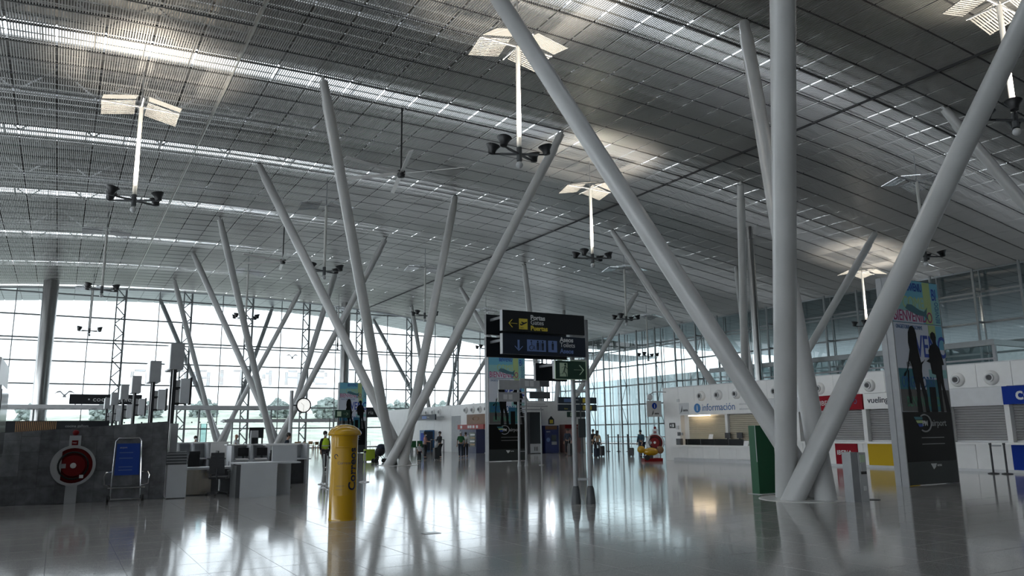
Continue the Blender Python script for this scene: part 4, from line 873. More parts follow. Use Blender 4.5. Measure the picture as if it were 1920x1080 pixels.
cl_ = ('leftmost wooden cafe chair beyond the clock post', 'second wooden cafe chair from the clock post', 'third wooden cafe chair from the clock post', 'fourth wooden cafe chair from the clock post', 'fifth wooden cafe chair from the clock post', 'rightmost wooden cafe chair, near the exit frame')
for k in range(6): p = onz(557+k*8.5, 846-(k % 2)*2); cafe_chair((p.x, p.y, 0), k*0.9, cl_[k])
for k, px in enumerate((563, 588)):
    p = onz(px, 843); t = thing('cafe_table', ('left', 'right')[k]+' small round cafe table among the wooden chairs', 'table', (p.x, p.y, 0), group='cafe tables'); obj('table_top', MB().cyl((0, 0, .72), (0, 0, .75), .4, n=20), M['dgrey'], t); obj('column', MB().cyl((0, 0, 0.02), (0, 0, .72), .04, n=8).cyl((0, 0, 0), (0, 0, .02), .25, n=16), M['dgrey'], t)
for k, px in enumerate((765, 777, 789)):
    p = onz(px, 848); t = thing('waiting_chair', ('left', 'middle', 'right')[k]+' green moulded chair in the row by the white end block', 'chair', (p.x, p.y, 0), group='green seats'); obj('seat', MB().bx(-.24, .24, -.2, .22, .40, .46), M['cloth_green'], t); obj('backrest', MB().bx(-.24, .24, .2, .26, .46, .95), M['cloth_green'], t); [obj('leg', MB().bx(x-.02, x+.02, -.15, .2, 0, .40), M['dgrey'], t) for x in (-.2, .2)]
# ================================================================ centre and right things
# ---- yellow mailbox
mbx = thing('mailbox', 'round yellow street mailbox reading Correos in the foreground', 'mailbox', (4.92, 15.05, 0.002)); t = mbx
obj('body', MB().lathe([(0.27, 0.0), (0.27, 0.03), (0.265, 0.04), (0.265, 1.60), (0.25, 1.62)], 48), M['yellow'], t, smooth=True)
obj('dome', MB().lathe([(0.26, 1.60), (0.315, 1.61), (0.33, 1.64), (0.31, 1.69), (0.26, 1.745), (0.17, 1.80), (0.07, 1.825), (0.005, 1.828)], 48), M['yellow'], t, smooth=True)
def wrap(o, R, a0):     # bend flat lettering round the cylinder; angle a0 = direction of text origin
    for v in o.data.vertices: a = a0+v.co.x/R; v.co = (math.cos(a)*(R+v.co.z), math.sin(a)*(R+v.co.z), v.co.y)
    o.location = (0, 0, 0); o.rotation_euler = (0, 0, 0)
def mailtext(s, size, ang, z, vertical=False, bold=0.0):
    o = text(s, size, M['navy'], mbx, (0, 0, 0), (0, 0, 0), depth=0.002, bold=bold, name='lettering')
    if vertical: o.data.transform(Matrix.Rotation(PI/2, 4, 'Z'))
    o.data.transform(Matrix.Translation((0, z, 0.002))); wrap(o, 0.265, ang); return o
mailtext('Correos', 0.235, math.radians(-52), 0.56, True, 0.006)
mailtext('Correos', 0.075, math.radians(-135), 1.06); mailtext('+34 902 197', 0.032, math.radians(-140), 0.64); mailtext('correos.es', 0.028, math.radians(-138), 0.58)
dr = MB(); a0, a1 = math.radians(-150), math.radians(-88)
for k in range(10):
    aa, ab = a0+(a1-a0)*k/10, a0+(a1-a0)*(k+1)/10; q = []
    for z in (0.47, 1.36):
        for a, r in ((aa, 0.264), (ab, 0.264), (ab, 0.2685), (aa, 0.2685)): q.append((r*math.cos(a), r*math.sin(a), z))
    dr.hexa([q[0], q[1], q[2], q[3], q[4], q[5], q[6], q[7]])
obj('door', dr, M['yellow'], t)
fl_ = MB()
for k in range(10):
    aa, ab = a0+(a1-a0)*k/10+0.1, a0+(a1-a0)*(k+1)/10+0.1
    fl_.hexa([(r*math.cos(a), r*math.sin(a), z) for z in (1.38, 1.40) for a, r in ((aa, 0.26), (ab, 0.26), (ab, 0.285), (aa, 0.285))])
obj('slot_lip', fl_, M['yellow'], t)
hm = MB(); ca = math.radians(-142)
obj('horn_mark', MB().tube([(0.268*math.cos(ca+0.13*math.cos(b)), 0.268*math.sin(ca+0.13*math.cos(b)), 1.21+0.04*math.sin(b)) for b in np.linspace(0, 5, 12)], 0.008, 6), M['navy'], t)
# ---- overhead sign stand (Portas / Aseos / exit)
sg = thing('direction_sign', 'tall sign stand with dark Portas and Aseos boards and green exit board', 'sign', (10.5, 14.85, 0))
for dx, dy, h in ((-0.12, 0.10, 4.20), (0.16, -0.08, 4.24)):
    obj('post', MB().cyl((dx, dy, 0.05), (dx, dy, h), 0.055, n=16), M['dgrey' if 0 else 'grey'], sg, smooth=True)
    obj('foot_sleeve', MB().lathe([(0.115, 0.0), (0.115, 0.06), (0.085, 0.34), (0.06, 0.40), (0.05, 0.40)], 16, (dx, dy, 0)), M['dgrey'], sg, smooth=True)
for z in (0.55, 2.55, 4.12, 3.85, 3.55, 3.28, 3.0, 2.78): obj('rung', MB().bar((-0.12, 0.10, z), (0.16, -0.08, z), 0.05), M['grey'], sg)
def board(x0, x1, z0, z1, m, dy=-0.25, edge=True):
    b = obj('board', MB().bx(x0, x1, dy-0.09, dy, z0, z1), m, sg); obj('board_edge', MB().bx(x0-0.012, x0, dy-0.10, dy+0.01, z0, z1), M['grey'], b)
    return b
U = lambda px: px    # boards in local metres (stand at X=10.5)
b1 = board(-2.26, -0.06, 3.83, 4.29, M['signblack']); b2 = board(-2.26, -0.05, 3.32, 3.77, M['signnavy']); b3 = board(-0.90, -0.06, 2.81, 3.22, M['signgreen'])
for x0, x1, z0, z1 in ((-2.26, -0.06, 3.83, 4.29), (-2.26, -0.05, 3.32, 3.77), (-0.95, -0.06, 2.81, 3.22)):
    bb = obj('rear_board', MB().bx(x0, x1, 0.42, 0.51, z0, z1), M['signblack'], sg); obj('tie_bar', MB().bx(x0+0.1, x0+0.16, -0.25, 0.42, z0+0.3, z0+0.36), M['dgrey'], bb); obj('tie_bar', MB().bx(x1-0.3, x1-0.24, -0.25, 0.42, z0+0.1, z0+0.16), M['dgrey'], bb)
def arrow(parent, cx, cz, s, m, ang, y=-0.345):
    c, q = math.cos(ang), math.sin(ang); P = lambda u, v: (cx+(u*c-v*q)*s, y, cz+(u*q+v*c)*s)
    return obj('arrow', MB().bar(P(-0.5, 0), P(0.45, 0), 0.2*s, 0.006).bar(P(0.5, 0), P(0.08, 0.42), 0.19*s, 0.006).bar(P(0.5, 0), P(0.08, -0.42), 0.19*s, 0.006), m, parent)
arrow(b1, -2.00, 4.00, 0.21, M['signyellow'], PI)
pk = obj('plane_pictogram', MB().bx(-1.84, -1.62, -0.345, -0.34, 3.88, 4.12), M['signyellow'], b1)
obj('plane_mark', MB().prism([(-0.09, 0.02), (-0.05, 0.0), (0.09, 0.07), (0.10, 0.09), (0.07, 0.09), (0.02, 0.07), (-0.04, 0.09), (-0.065, 0.08), (-0.02, 0.045), (-0.055, 0.03), (-0.085, 0.045)], lambda u, v, w: (-1.73+u, -0.351+w, 3.98+v-0.02), 0.006).bx(-1.81, -1.73, -0.351, -0.345, 3.905, 3.915), M['signblack'], b1)
for s, z, m, bo in (('Portas', 4.11, 'signwhite', 0.004), ('Gates', 4.00, 'signwhite', 0.0), ('Puertas', 3.87, 'signyellow', 0.004)): text(s, 0.15, M[m], b1, (-1.54, -0.343, z), bold=bo)
arrow(b2, -1.86, 3.52, 0.24, M['signblue'], -PI/2)
obj('pictogram_field', MB().bx(-1.64, -1.14, -0.345, -0.34, 3.40, 3.66), M['signblue'], b2); obj('pictogram_field', MB().bx(-1.08, -0.84, -0.345, -0.34, 3.40, 3.66), M['signblue'], b2)
def pict_person(parent, x, z, s):
    obj('person_pictogram', MB().ball((x, -0.348, z+0.095*s), 0.022*s, 8, (1, 0.2, 1)).bx(x-.030*s, x+.030*s, -.351, -.345, z-.01*s, z+.065*s).bx(x-.028*s, x-.004*s, -.351, -.345, z-.10*s, z-.01*s).bx(x+.004*s, x+.028*s, -.351, -.345, z-.10*s, z-.01*s), M['signnavy'], parent)
pict_person(b2, -1.36, 3.53, 1.0); pict_person(b2, -1.23, 3.53, 1.0); pict_person(b2, -0.96, 3.54, 0.9)
obj('divider_line', MB().bx(-1.298, -1.290, -.351, -.345, 3.43, 3.63), M['signnavy'], b2)
obj('wheelchair_pictogram', MB().ball((-1.53, -0.348, 3.625), 0.02, 8, (1, .2, 1)).tube([(-1.53+.05*math.cos(a), -.348, 3.48+.05*math.sin(a)) for a in np.linspace(1.8, 6.6, 14)], .008, 5).bar((-1.53, -.348, 3.60), (-1.52, -.348, 3.52), .025, .006).bar((-1.52, -.348, 3.52), (-1.46, -.348, 3.52), .02, .006).bar((-1.46, -.348, 3.52), (-1.44, -.348, 3.44), .02, .006), M['signnavy'], b2)
for s, z, m, bo in (('Aseos', 3.65, 'signwhite', 0.004), ('Toilets', 3.53, 'signwhite', 0.0), ('Aseos', 3.39, 'signblue', 0.004)): text(s, 0.15, M[m], b2, (-0.76, -0.343, z), bold=bo)
obj('exit_frame', MB().bx(-0.92, -0.905, -.36, -.34, 2.79, 3.24).bx(-.06, -.045, -.36, -.34, 2.79, 3.24).bx(-.92, -.045, -.36, -.34, 3.225, 3.24).bx(-.92, -.045, -.36, -.34, 2.79, 2.805), M['exitpale'], b3)
obj('exit_door', MB().bx(-.78, -.57, -.345, -.34, 2.86, 3.17), M['exitpale'], b3)
obj('running_man', MB().ball((-.63, -.348, 3.135), .028, 8, (1, .2, 1)).bar((-.64, -.349, 3.10), (-.68, -.349, 2.98), .07, .006).bar((-.68, -.349, 2.98), (-.61, -.349, 2.92), .035, .006).bar((-.61, -.349, 2.92), (-.60, -.349, 2.84), .03, .006).bar((-.68, -.349, 2.98), (-.72, -.349, 2.92), .035, .006).bar((-.72, -.349, 2.92), (-.80, -.349, 2.91), .03, .006).bar((-.65, -.349, 3.09), (-.73, -.349, 3.06), .025, .006).bar((-.64, -.349, 3.09), (-.57, -.349, 3.03), .025, .006), M['signgreen'], b3)
arrow(b3, -0.26, 3.02, 0.26, M['exitpale'], 0)
# ---- grey direction sign in the middle distance
t = thing('grey_direction_sign', 'grey double-sided direction sign on a ladder frame before the middle totem', 'sign', (19.6, 32.4, 0))
for x in (-0.35, 0.05): obj('post', MB().cyl((x, 0, 0), (x, 0, 4.0), 0.06, n=12).cyl((x, 0, 0), (x, 0, .25), .10, .07, 12), M['grey'], t, smooth=True)
obj('post', MB().cyl((0.98, 0.1, 0), (0.98, 0.1, 2.8), 0.035, n=10).cyl((0.98, 0.1, 0), (0.98, 0.1, .04), .14, n=12), M['grey'], t)
for z in (0.7, 2.35, 2.6, 2.8, 3.0, 3.2, 3.5, 3.8): obj('rung', MB().bar((-0.35, 0, z), (0.05, 0, z), 0.04), M['grey'], t)
for x0, x1, z0, z1, m, p in ((-1.55, -0.42, 3.63, 4.08, 'grey', 0), (-1.6, -0.42, 3.06, 3.50, 'grey', 1), (-0.38, 0.75, 3.70, 4.18, 'grey', 1), (0.2, 1.35, 3.22, 3.55, 'dgrey', 0), (0.78, 1.32, 3.80, 4.25, 'dgrey', 0)):
    b = obj('board', MB().bx(x0, x1, -0.22, -0.12, z0, z1), M[m], t)
    if p: obj('pictogram', MB().bx(x0+.28, x0+.50, -.23, -.22, z0+.10, z1-.10).bx(x0+.56, x0+.78, -.23, -.22, z0+.10, z1-.10), M['lgrey'], b)
obj('cross_bar', MB().bar((-.3, -.1, 2.85), (1.25, -.1, 2.85), .05).bar((-.3, -.1, 2.68), (1.0, -.1, 2.68), .05).bar((.05, -.12, 2.95), (1.1, -.12, 2.95), .03), M['grey'], t)
# ---- welcome totems
TP = {k: mat('totem_'+k, c, 0.45) for k, c in dict(sky=(0.16, 0.46, 0.62), aqua=(0.28, 0.55, 0.55), lime=(0.42, 0.55, 0.24), pale=(0.62, 0.66, 0.74), magenta=(0.38, 0.05, 0.17), royal=(0.02, 0.06, 0.36), blue=(0.015, 0.10, 0.30), teal=(0.03, 0.16, 0.20), brown=(0.10, 0.10, 0.10), greenish=(0.06, 0.22, 0.13), fish=(0.06, 0.16, 0.20)).items()}
M['tb'] = mat('totem_base_dark_grey', (0.034, 0.041, 0.041), 0.3, spec=0.2)
M['sil'] = mat('silhouette_black_print', (0.004, 0.004, 0.005), 0.5, spec=0.2)
def girl():
    return [(-.62, -.30), (-.66, -.42), (-.58, -.40), (-.50, -.22), (-.34, .30), (-.26, .58), (-.30, .85), (-.26, 1.25), (-.16, 1.46), (-.05, 1.50), (.06, 1.42), (.12, 1.20), (.12, .80), (.16, .45), (.22, .12), (.40, .20), (.42, .25), (.26, .05), (.22, -.20), (.22, -.45), (.26, -.75), (.36, -1.10), (.36, -1.45), (.40, -1.72), (.22, -1.72), (.20, -1.20), (.06, -.60), (.02, -1.1), (.06, -1.72), (-.16, -1.72), (-.12, -1.0), (-.20, -.50), (-.24, .0), (-.32, .18), (-.44, -.15)]
def boy():
    return [(.44, .18), (.60, .28), (.60, .60), (.72, .80), (.86, .88), (.84, .98), (.76, 1.10), (.78, 1.26), (.88, 1.34), (1.0, 1.28), (1.04, 1.12), (1.0, .96), (1.02, .86), (1.16, .70), (1.26, .30), (1.30, .08), (1.22, .06), (1.20, .10), (1.18, -.32), (1.20, -.75), (1.30, -1.2), (1.38, -1.72), (1.20, -1.72), (1.12, -1.1), (1.05, -.55), (1.02, -1.1), (1.04, -1.72), (.90, -1.72), (.88, -.9), (.84, -.32), (.66, -.28), (.62, .12)]
def totem(y, lab, x0=20.55):
    t = thing('welcome_totem', lab, 'advertising totem', (x0, y, 0), group='welcome totems')
    Wd, H = 2.42, 5.95
    obj('core', MB().bx(0.02, Wd-0.02, 0.02, 0.38, 0.03, H), M['totem_black'], t)
    obj('side_profile', MB().bx(-0.02, 0.02, 0.0, 0.18, 0, H).bx(-0.02, 0.02, 0.22, 0.40, 0, H).bx(-0.005, 0.015, 0.18, 0.22, 0, H), M['grey'], t); obj('side_profile', MB().bx(Wd-0.02, Wd+0.01, 0.0, 0.4, 0, H), M['grey'], t)
    obj('base_panel', MB().bx(0.02, Wd-0.02, 0.0, 0.02, 0.04, 0.66), M['tb'], t)
    obj('black_panel', MB().bx(0.02, Wd-0.02, 0.005, 0.02, 0.67, 2.05), M['totem_black'], t)
    a = obj('poster_upper', MB().bx(0.02, Wd-0.02, 0.0, 0.02, 4.65, H-0.02), TP['sky'], t); b = obj('poster_lower', MB().bx(0.02, Wd-0.02, 0.0, 0.02, 2.06, 4.635), TP['pale'], t)
    F = lambda p, m, x0_, x1_, z0_, z1_, q=-0.004: obj('printed_field', MB().bx(x0_, x1_, q, 0.0, z0_, z1_), TP[m], p)
    F(a, 'lime', 1.62, 1.98, 4.66, 5.92); F(a, 'aqua', 1.98, 2.39, 4.66, 5.5, -0.003); F(a, 'aqua', 0.04, 1.62, 4.95, 5.4, -0.003); F(a, 'pale', 0.04, 1.5, 4.66, 5.0)
    F(b, 'lime', 1.70, 2.05, 4.2, 4.62); F(b, 'sky', 2.05, 2.39, 3.9, 4.62); F(b, 'teal', 0.04, 0.75, 2.70, 3.30, -0.003); F(b, 'brown', 0.04, 2.39, 2.07, 2.70, -0.003); F(b, 'teal', 1.3, 1.9, 2.08, 3.0); F(b, 'aqua', 1.5, 2.39, 3.05, 3.30, -0.003)
    def tx(p, s, size, m, x, z, sx=0.62, rot=FACE_MY, bo=0.006, q=-0.008): return text(s, size, TP[m], p, (x, q, z), rot, sx=sx, depth=0.002, bold=bo)
    tx(a, 'BENVENIU', 0.34, 'royal', 0.70, 5.62, 0.55); tx(a, 'COME', 0.50, 'lime', 0.55, 5.10, 0.75, bo=0.0); tx(a, 'BI', 0.50, 'royal', 2.03, 5.40, 0.6); tx(a, 'BENVIDO', 0.28, 'blue', 2.34, 4.70, 0.55, (PI/2, -PI/2, 0), 0.0)
    tx(a, 'BIENVENIDO', 0.46, 'magenta', 0.05, 4.70, 0.72, bo=0.004); tx(b, 'ONGIETORRI WILKOMME', 0.17, 'blue', 0.12, 4.46, 0.65, bo=0.0)
    tx(b, 'VENC', 0.92, 'royal', 0.98, 3.66, 0.62, bo=0.01); tx(b, 'ONGIETORRI', 0.46, 'blue', 0.12, 2.76, 0.58, bo=0.004); tx(b, 'BENVINGUDO', 0.40, 'greenish', 0.28, 2.22, 0.62); tx(b, 'BENVENUTI', 0.18, 'brown', 0.45, 3.36, 0.6, bo=0.0)
    obj('fish_print', MB().prism([(0, 0), (.12, .12), (.35, .12), (.75, -.02), (1.0, -.06), (1.18, .08), (1.12, -.12), (1.20, -.32), (1.0, -.20), (.6, -.18), (.2, -.08)], lambda u, v, w: (0.66+u*0.92, -0.012+w, 5.08+v), 0.004), TP['fish'], a)
    SIL = lambda u, v, w: (0.92+u*1.0, -0.016+w, 2.06+(v+1.72)*0.776)
    obj('silhouette', MB().prism(girl(), SIL, 0.006), M['sil'], b); obj('silhouette', MB().prism([(u+0.06, v) for u, v in boy()], SIL, 0.006), M['sil'], b)
    obj('suitcase_silhouette', MB().bx(1.42, 1.72, -0.015, -0.010, 2.06, 2.78), M['sil'], b)
    obj('bag_silhouette', MB().prism([(0.46, 3.25), (0.52, 3.25), (0.46, 2.8), (0.52, 2.6), (0.50, 2.3), (0.42, 2.3), (0.40, 2.6)], lambda u, v, w: (u, -0.015+w, v), 0.005), M['sil'], b)
    lg = obj('logo_ring', MB().tube([(1.02+.30*math.cos(q), -0.004, 1.74+.24*math.sin(q)) for q in np.linspace(-2.2, 2.2, 22)], 0.022, 6), M['grey'], t)
    for k, m in enumerate(('teal', 'lime', 'royal')): obj('logo_wing', MB().prism([(0.52+k*.08, 1.92-k*.10), (0.92, 1.92-k*.10), (0.92, 1.84-k*.10), (0.58+k*.08, 1.84-k*.10)], lambda u, v, w: (u, -0.006+w, v), 0.004), TP[m], lg)
    text('PM', 0.20, M['signwhite'], t, (0.90, -0.004, 1.67), bold=0.006); text('airport', 0.26, M['grey'], t, (1.34, 0.0, 1.66), bold=0.003)
    for z in (1.32, 1.14): obj('contact_line', MB().bx(0.8, 1.9, 0.0, 0.005, z, z+0.02), M['grey'], t)
    obj('owner_mark', MB().prism([(0, .1), (.28, .1), (.22, 0), (.12, -.06), (.06, .02)], lambda u, v, w: (1.10+u, -0.006+w, 0.50+v), 0.006), M['signwhite'], t); text('aena', 0.12, M['signwhite'], t, (1.40, -0.004, 0.52))
    return t

totem(13.4, 'tall welcome totem with two black silhouettes nearest the viewer at the right')
totem(38.4, 'welcome totem in the middle distance below the Portas sign', 20.85)
totem(64.4, 'small farthest welcome totem behind the yellow mailbox', 20.5)
# ---- green kiosk and access post beside the nearest column
t = thing('green_kiosk', 'dark green upright kiosk with a rounded corner left of the nearest column', 'kiosk', (15.88, 14.35, 0.002))
out = [(-.34, 0), (.34, 0), (.34, 1.52), (.32, 1.60), (.27, 1.66), (.19, 1.70), (.10, 1.72), (-.34, 1.72)]
obj('body', MB().prism(out, lambda u, v, w: (u*0.95, w-0.12, v), 0.24), M['green'], t); obj('edge_strip', MB().bx(-.345, -.335, -.122, -.11, .8, 1.72), M['lgrey'], t)
obj('emblem', MB().tube([(.22+.045*math.cos(a), -.123, 1.37+.05*math.sin(a)) for a in np.linspace(PI, 2*PI+.4, 10)], .008, 5).ball((.22, -.122, 1.42), .018, 6), M['lgrey'], t)
obj('floor_plate', MB().bx(-.42, .42, -.28, .2, 0.0, .008), M['lgrey'], t)
t = thing('access_post', 'waist-high grey access post with a small screen right of the nearest column', 'post', (15.72, 11.55, 0.002))
obj('body', MB().bx(-.02, .24, -.14, .10, 0, 1.08), M['lgrey'], t); obj('side_body', MB().bx(-.27, -.02, -.13, .10, 0, 1.09), M['grey'], t)
obj('screen', MB().bx(.03, .20, -.15, -.14, .86, 1.03), M['exitpale'], t); obj('arrow_plate', MB().bx(.03, .18, -.15, -.14, .68, .82), M['lgrey'], t); obj('card_slot', MB().bx(.03, .21, -.155, -.14, .60, .66), M['black'], t); obj('sticker', MB().bx(.08, .18, -.145, -.14, .24, .34), M['paper'], t)
tag(obj('floor_socket', MB().lathe([(.005, .0), (.16, .0), (.16, .012), (.005, .012)], 20), M['dgrey'], None, (16.35, 11.6, 0.002)), 'small dark floor plate right of the access post', 'floor plate')
tag(obj('floor_socket', MB().bx(-.14, .14, -.1, .1, 0, .006), M['steel'], None, (onz(808, 1000).x, onz(808, 1000).y, 0.002)), 'small metal floor socket right of the mailbox', 'floor plate')
# ---- belt barriers
def barrier(p, lab, m='black', h=0.98, r=0.032, grp='belt barrier posts'):
    t = thing('barrier_post', lab, 'barrier', (p.x, p.y, 0.002), group=grp)
    obj('base', MB().lathe([(.01, 0), (.18, 0), (.17, .02), (.06, .045), (.01, .05)], 20), M[m], t, smooth=True); obj('post', MB().cyl((0, 0, .03), (0, 0, h), r, n=12), M[m], t, smooth=True); obj('belt_head', MB().cyl((0, 0, h), (0, 0, h+.07), r+.012, n=12), M['black'], t)
    return t
barrier(onz(551, 903), 'black barrier post just right of the check-in desk'); barrier(onz(612, 916), 'chrome barrier post left of the mailbox', 'chrome'); barrier(onz(683, 904), 'chrome barrier post right of the mailbox', 'chrome')
barrier(onz(606, 908), 'chrome barrier post behind the left one, at the worker’s feet', 'chrome')
ba = barrier(onz(1863, 888.5), 'left black barrier post before the counters at the right edge'); bb = barrier(onz(1889, 889), 'right black barrier post before the counters at the right edge')
for a, b, nm, l in ((onz(1863, 888.5), onz(1889, 889).lerp(onz(1863, 888.5), .2), ba, 'b'),):
    obj('belt', MB().hexa([(0, -.01, .93), (b.x-a.x, b.y-a.y-.01, .93), (b.x-a.x, b.y-a.y+.01, .93), (0, .01, .93), (0, -.01, .98), (b.x-a.x, b.y-a.y-.01, .98), (b.x-a.x, b.y-a.y+.01, .98), (0, .01, .98)]), M['grey'], nm)
br_ = ('leftmost', 'second', 'third', 'rightmost thick')
for k, px in enumerate((1141, 1160, 1178, 1200)): barrier(onz(px, 846.5), br_[k]+' dark barrier post before the side entrance glass', 'dgrey', 1.25, .06 if k < 3 else .12, 'entrance barrier posts')
t = thing('entrance_rail', 'grey rail frame before the side entrance glass', 'rail', (40.2, 49.5, 0)); obj('top_rail', MB().bar((-.3, 3, 1.1), (.3, -4, 1.1), .05), M['red'], t); [obj('upright', MB().bar((-.3+.2*k, 3-2.33*k, 0), (-.3+.2*k, 3-2.33*k, 1.1), .05), M['mull'], t) for k in range(4)]
t = thing('queue_frame', 'pale queue rail frame beside the door of the white end block', 'rail', (27.4, 59.6, 0)); obj('top_rail', MB().bar((0, -1.4, 1.05), (0, 1.2, 1.05), .06), M['dgrey'], t); [obj('upright', MB().bar((0, y, 0), (0, y, 1.05), .06), M['dgrey'], t) for y in (-1.4, 0, 1.2)]

a = ony(1085, 785, 46.2); b = ony(1099, 820, 46.2)
t = thing('flight_screen', 'tall black flight screen on a post seen between the Portas sign posts', 'screen', ((a.x+b.x)/2, 46.2, 0)); w = (b.x-a.x)/2
obj('panel', MB().bx(-w, w, 0, 0.1, b.z, a.z), M['signblack'], t); obj('post', MB().bx(-.05, .05, .02, .08, 0, b.z), M['dgrey'], t)
a = ony(1064, 772, 48.6); b = ony(1098, 782, 48.6)
t = thing('exit_board', 'small green and black board under the blue and yellow overhead boards', 'sign', ((a.x+b.x)/2, 48.6, b.z)); w = (b.x-a.x)/2; h = a.z-b.z
obj('board', MB().bx(-w, 0, 0, 0.08, 0, h), M['signgreen'], t); obj('board', MB().bx(0.02, w, 0, 0.08, 0, h), M['signblack'], t); obj('pictogram', MB().bx(-w*.7, -w*.4, -.01, 0, h*.15, h*.85), M['exitpale'], t)
obj('post', MB().bx(-.04, .04, .1, .16, -b.z, h), M['dgrey'], t)
# ================================================================ people
def skin(vs, es, root=0, sub=1):
    me = bpy.data.meshes.new('sk'); me.from_pydata([v[0] for v in vs], es, []); o = bpy.data.objects.new('sk', me); COL.objects.link(o)
    sm = o.modifiers.new('s', 'SKIN'); sm.branch_smoothing = 0.4; sm.use_smooth_shade = True
    for i, v in enumerate(vs):
        sv = me.skin_vertices[0].data[i]; sv.radius = v[1] if isinstance(v[1], tuple) else (v[1], v[1]); sv.use_root = (i == root)
    ss = o.modifiers.new('u', 'SUBSURF'); ss.levels = ss.render_levels = sub
    dg = bpy.context.evaluated_depsgraph_get(); dg.update(); r = bpy.data.meshes.new_from_object(o.evaluated_get(dg))
    bpy.data.objects.remove(o); bpy.data.meshes.remove(me); return r
def meshobj(name, me, m, parent):
    me.name = name; me.materials.clear(); me.materials.append(m); me.shade_smooth(); return obj(name, me, None, parent)
def person(lab, p, rz, h, top, legs, armL=None, armR=None, lean=0.0, step=0.0, hair='hair', bun=False, mask=False, vest=None, sleeve=True, long_hair=False, bald=False, extra=None, sit=False):
    t = thing('person', lab, 'person', (p.x, p.y, 0.002), rz, 'people in the hall'); k = h/1.72; V = Vector
    def L(q):                                   # lean the upper body about the hips
        q = V(q); c, s = math.cos(lean), math.sin(lean); d = q-V((0, 0, .93)); return V((q.x, d.y*c-d.z*s, .93+d.y*s+d.z*c))*k
    aL = armL or ((-.23, .03, 1.13), (-.24, -.05, .88)); aR = armR or ((.23, .03, 1.13), (.24, -.05, .88))
    hp = {'l': (-.095, step), 'r': (.095, -step)}
    J = []; E = []
    def add(co, r, par=None):
        J.append((tuple(co), tuple(q*k for q in r) if isinstance(r, tuple) else r*k)); i = len(J)-1
        if par is not None: E.append((par, i))
        return i
    pel = add(L((0, 0, .93)), (.145, .105)); sp_ = add(L((0, 0, 1.10)), (.125, .095), pel); chs = add(L((0, .01, 1.30)), (.15, .105), sp_); nb = add(L((0, .01, 1.44)), (.065, .06), chs)
    nk = add(L((0, 0, 1.50)), .052, nb); jw = add(L((0, -.02, 1.56)), (.066, .075), nk); hd = add(L((0, -.005, 1.63)), (.076, .092), jw); add(L((0, .0, 1.69)), (.055, .065), hd)
    add(L((0, -.105, 1.59)), .012, jw)
    hands = []
    for s, a in ((-1, aL), (1, aR)):
        sh = add(L((s*.165, .01, 1.39)), .062, chs); el = add(L(a[0]), .043, sh); wr = add(L(a[1]), .03, el)
        d = (L(a[1])-L(a[0])).normalized(); lat = d.cross(V((0, 0, 1))); lat = lat.normalized() if lat.length > .2 else V((0, 1, 0)); nrm = d.cross(lat)
        pw = L(a[1])+d*.055*k; pl = add(pw, (.036, .02), wr)
        for f in range(4):
            o = lat*((f-1.5)*.019*k); ln = (.060, .072, .068, .052)[f]*k
            m1 = add(pw+d*.045*k+o, .0095, pl); add(pw+d*(.045*k+ln*.8)+o+nrm*.018*k, .008, m1)
        th = add(pw+lat*.045*k+d*.01*k, .010, pl); add(pw+lat*.058*k+d*.045*k, .009, th)
        hands.append(pw)
    for s, a in ((-1, 'l'), (1, 'r')):
        st = hp[a][1]
        if sit: kn_, an_ = (s*.12, -.42, .50), (s*.12, -.45, .09)
        else: kn_, an_ = (s*.10, -.03-st*.55, .50), (s*.10, -st*.9+.03, .09+max(0, -st)*.25)
        hpj = add(V((s*.095, 0, .88))*k, .092, pel); kn = add(V(kn_)*k, .060, hpj); an = add(V(an_)*k, .042, kn); add(V((an_[0]*1.05, an_[1]-.15, an_[2]-.045))*k, (.04, .03), an)
    meshobj('body', skin(J, E), M['skin'], t)
    # clothing: the same joints a little larger
    def cloth(name, pts, ed, m): return meshobj(name, skin([(tuple(V(c)), tuple(q*k for q in r) if isinstance(r, tuple) else r*k) for c, r in pts], ed), m, t)
    P = [(L((0, 0, .90)), (.160, .120)), (L((0, 0, 1.10)), (.145, .112)), (L((0, .01, 1.30)), (.168, .122)), (L((0, .01, 1.44)), (.085, .075))]; Ed = [(0, 1), (1, 2), (2, 3)]
    for s, a in ((-1, aL), (1, aR)):
        b = len(P); P += [(L((s*.168, .01, 1.39)), .078), (L(a[0]), .060)]; Ed += [(2, b), (b, b+1)]
        if sleeve: P.append((L(V(a[0]).lerp(V(a[1]), .85)), .046)); Ed.append((b+1, b+2))
    cloth('shirt', P, Ed, M[top])
    if vest: cloth('vest', [(L((0, 0, .92)), (.19, .15)), (L((0, 0, 1.12)), (.185, .15)), (L((0, .01, 1.32)), (.225, .155)), (L((0, .01, 1.46)), (.12, .10))], [(0, 1), (1, 2), (2, 3)], M[vest])
    P = [(V((0, 0, .93))*k, (.158, .120))]; Ed = []
    for s, a in ((-1, 'l'), (1, 'r')):
        st = hp[a][1]; b = len(P)
        kn_, an_ = ((s*.12, -.42, .50), (s*.12, -.45, .12)) if sit else ((s*.10, -.03-st*.55, .50), (s*.10, -st*.88+.03, .12+max(0, -st)*.25))
        P += [(V((s*.095, 0, .87))*k, .108), (V(kn_)*k, .078), (V(an_)*k, .064)]; Ed += [(0, b), (b, b+1), (b+1, b+2)]
    cloth('trousers', P, Ed, M[legs])
    for s, a in ((-1, 'l'), (1, 'r')):
        st = hp[a][1]; q = V((s*.10, -.45, .05) if sit else (s*.10, -st*.9+.03, .05+max(0, -st)*.25))*k
        obj('shoe', MB().ball(q+V((s*.005, -.06, 0))*k, .135*k, 10, (.38, 1, .37)), M['black'], t, smooth=True)
    hc = L((0, .0, 1.63))
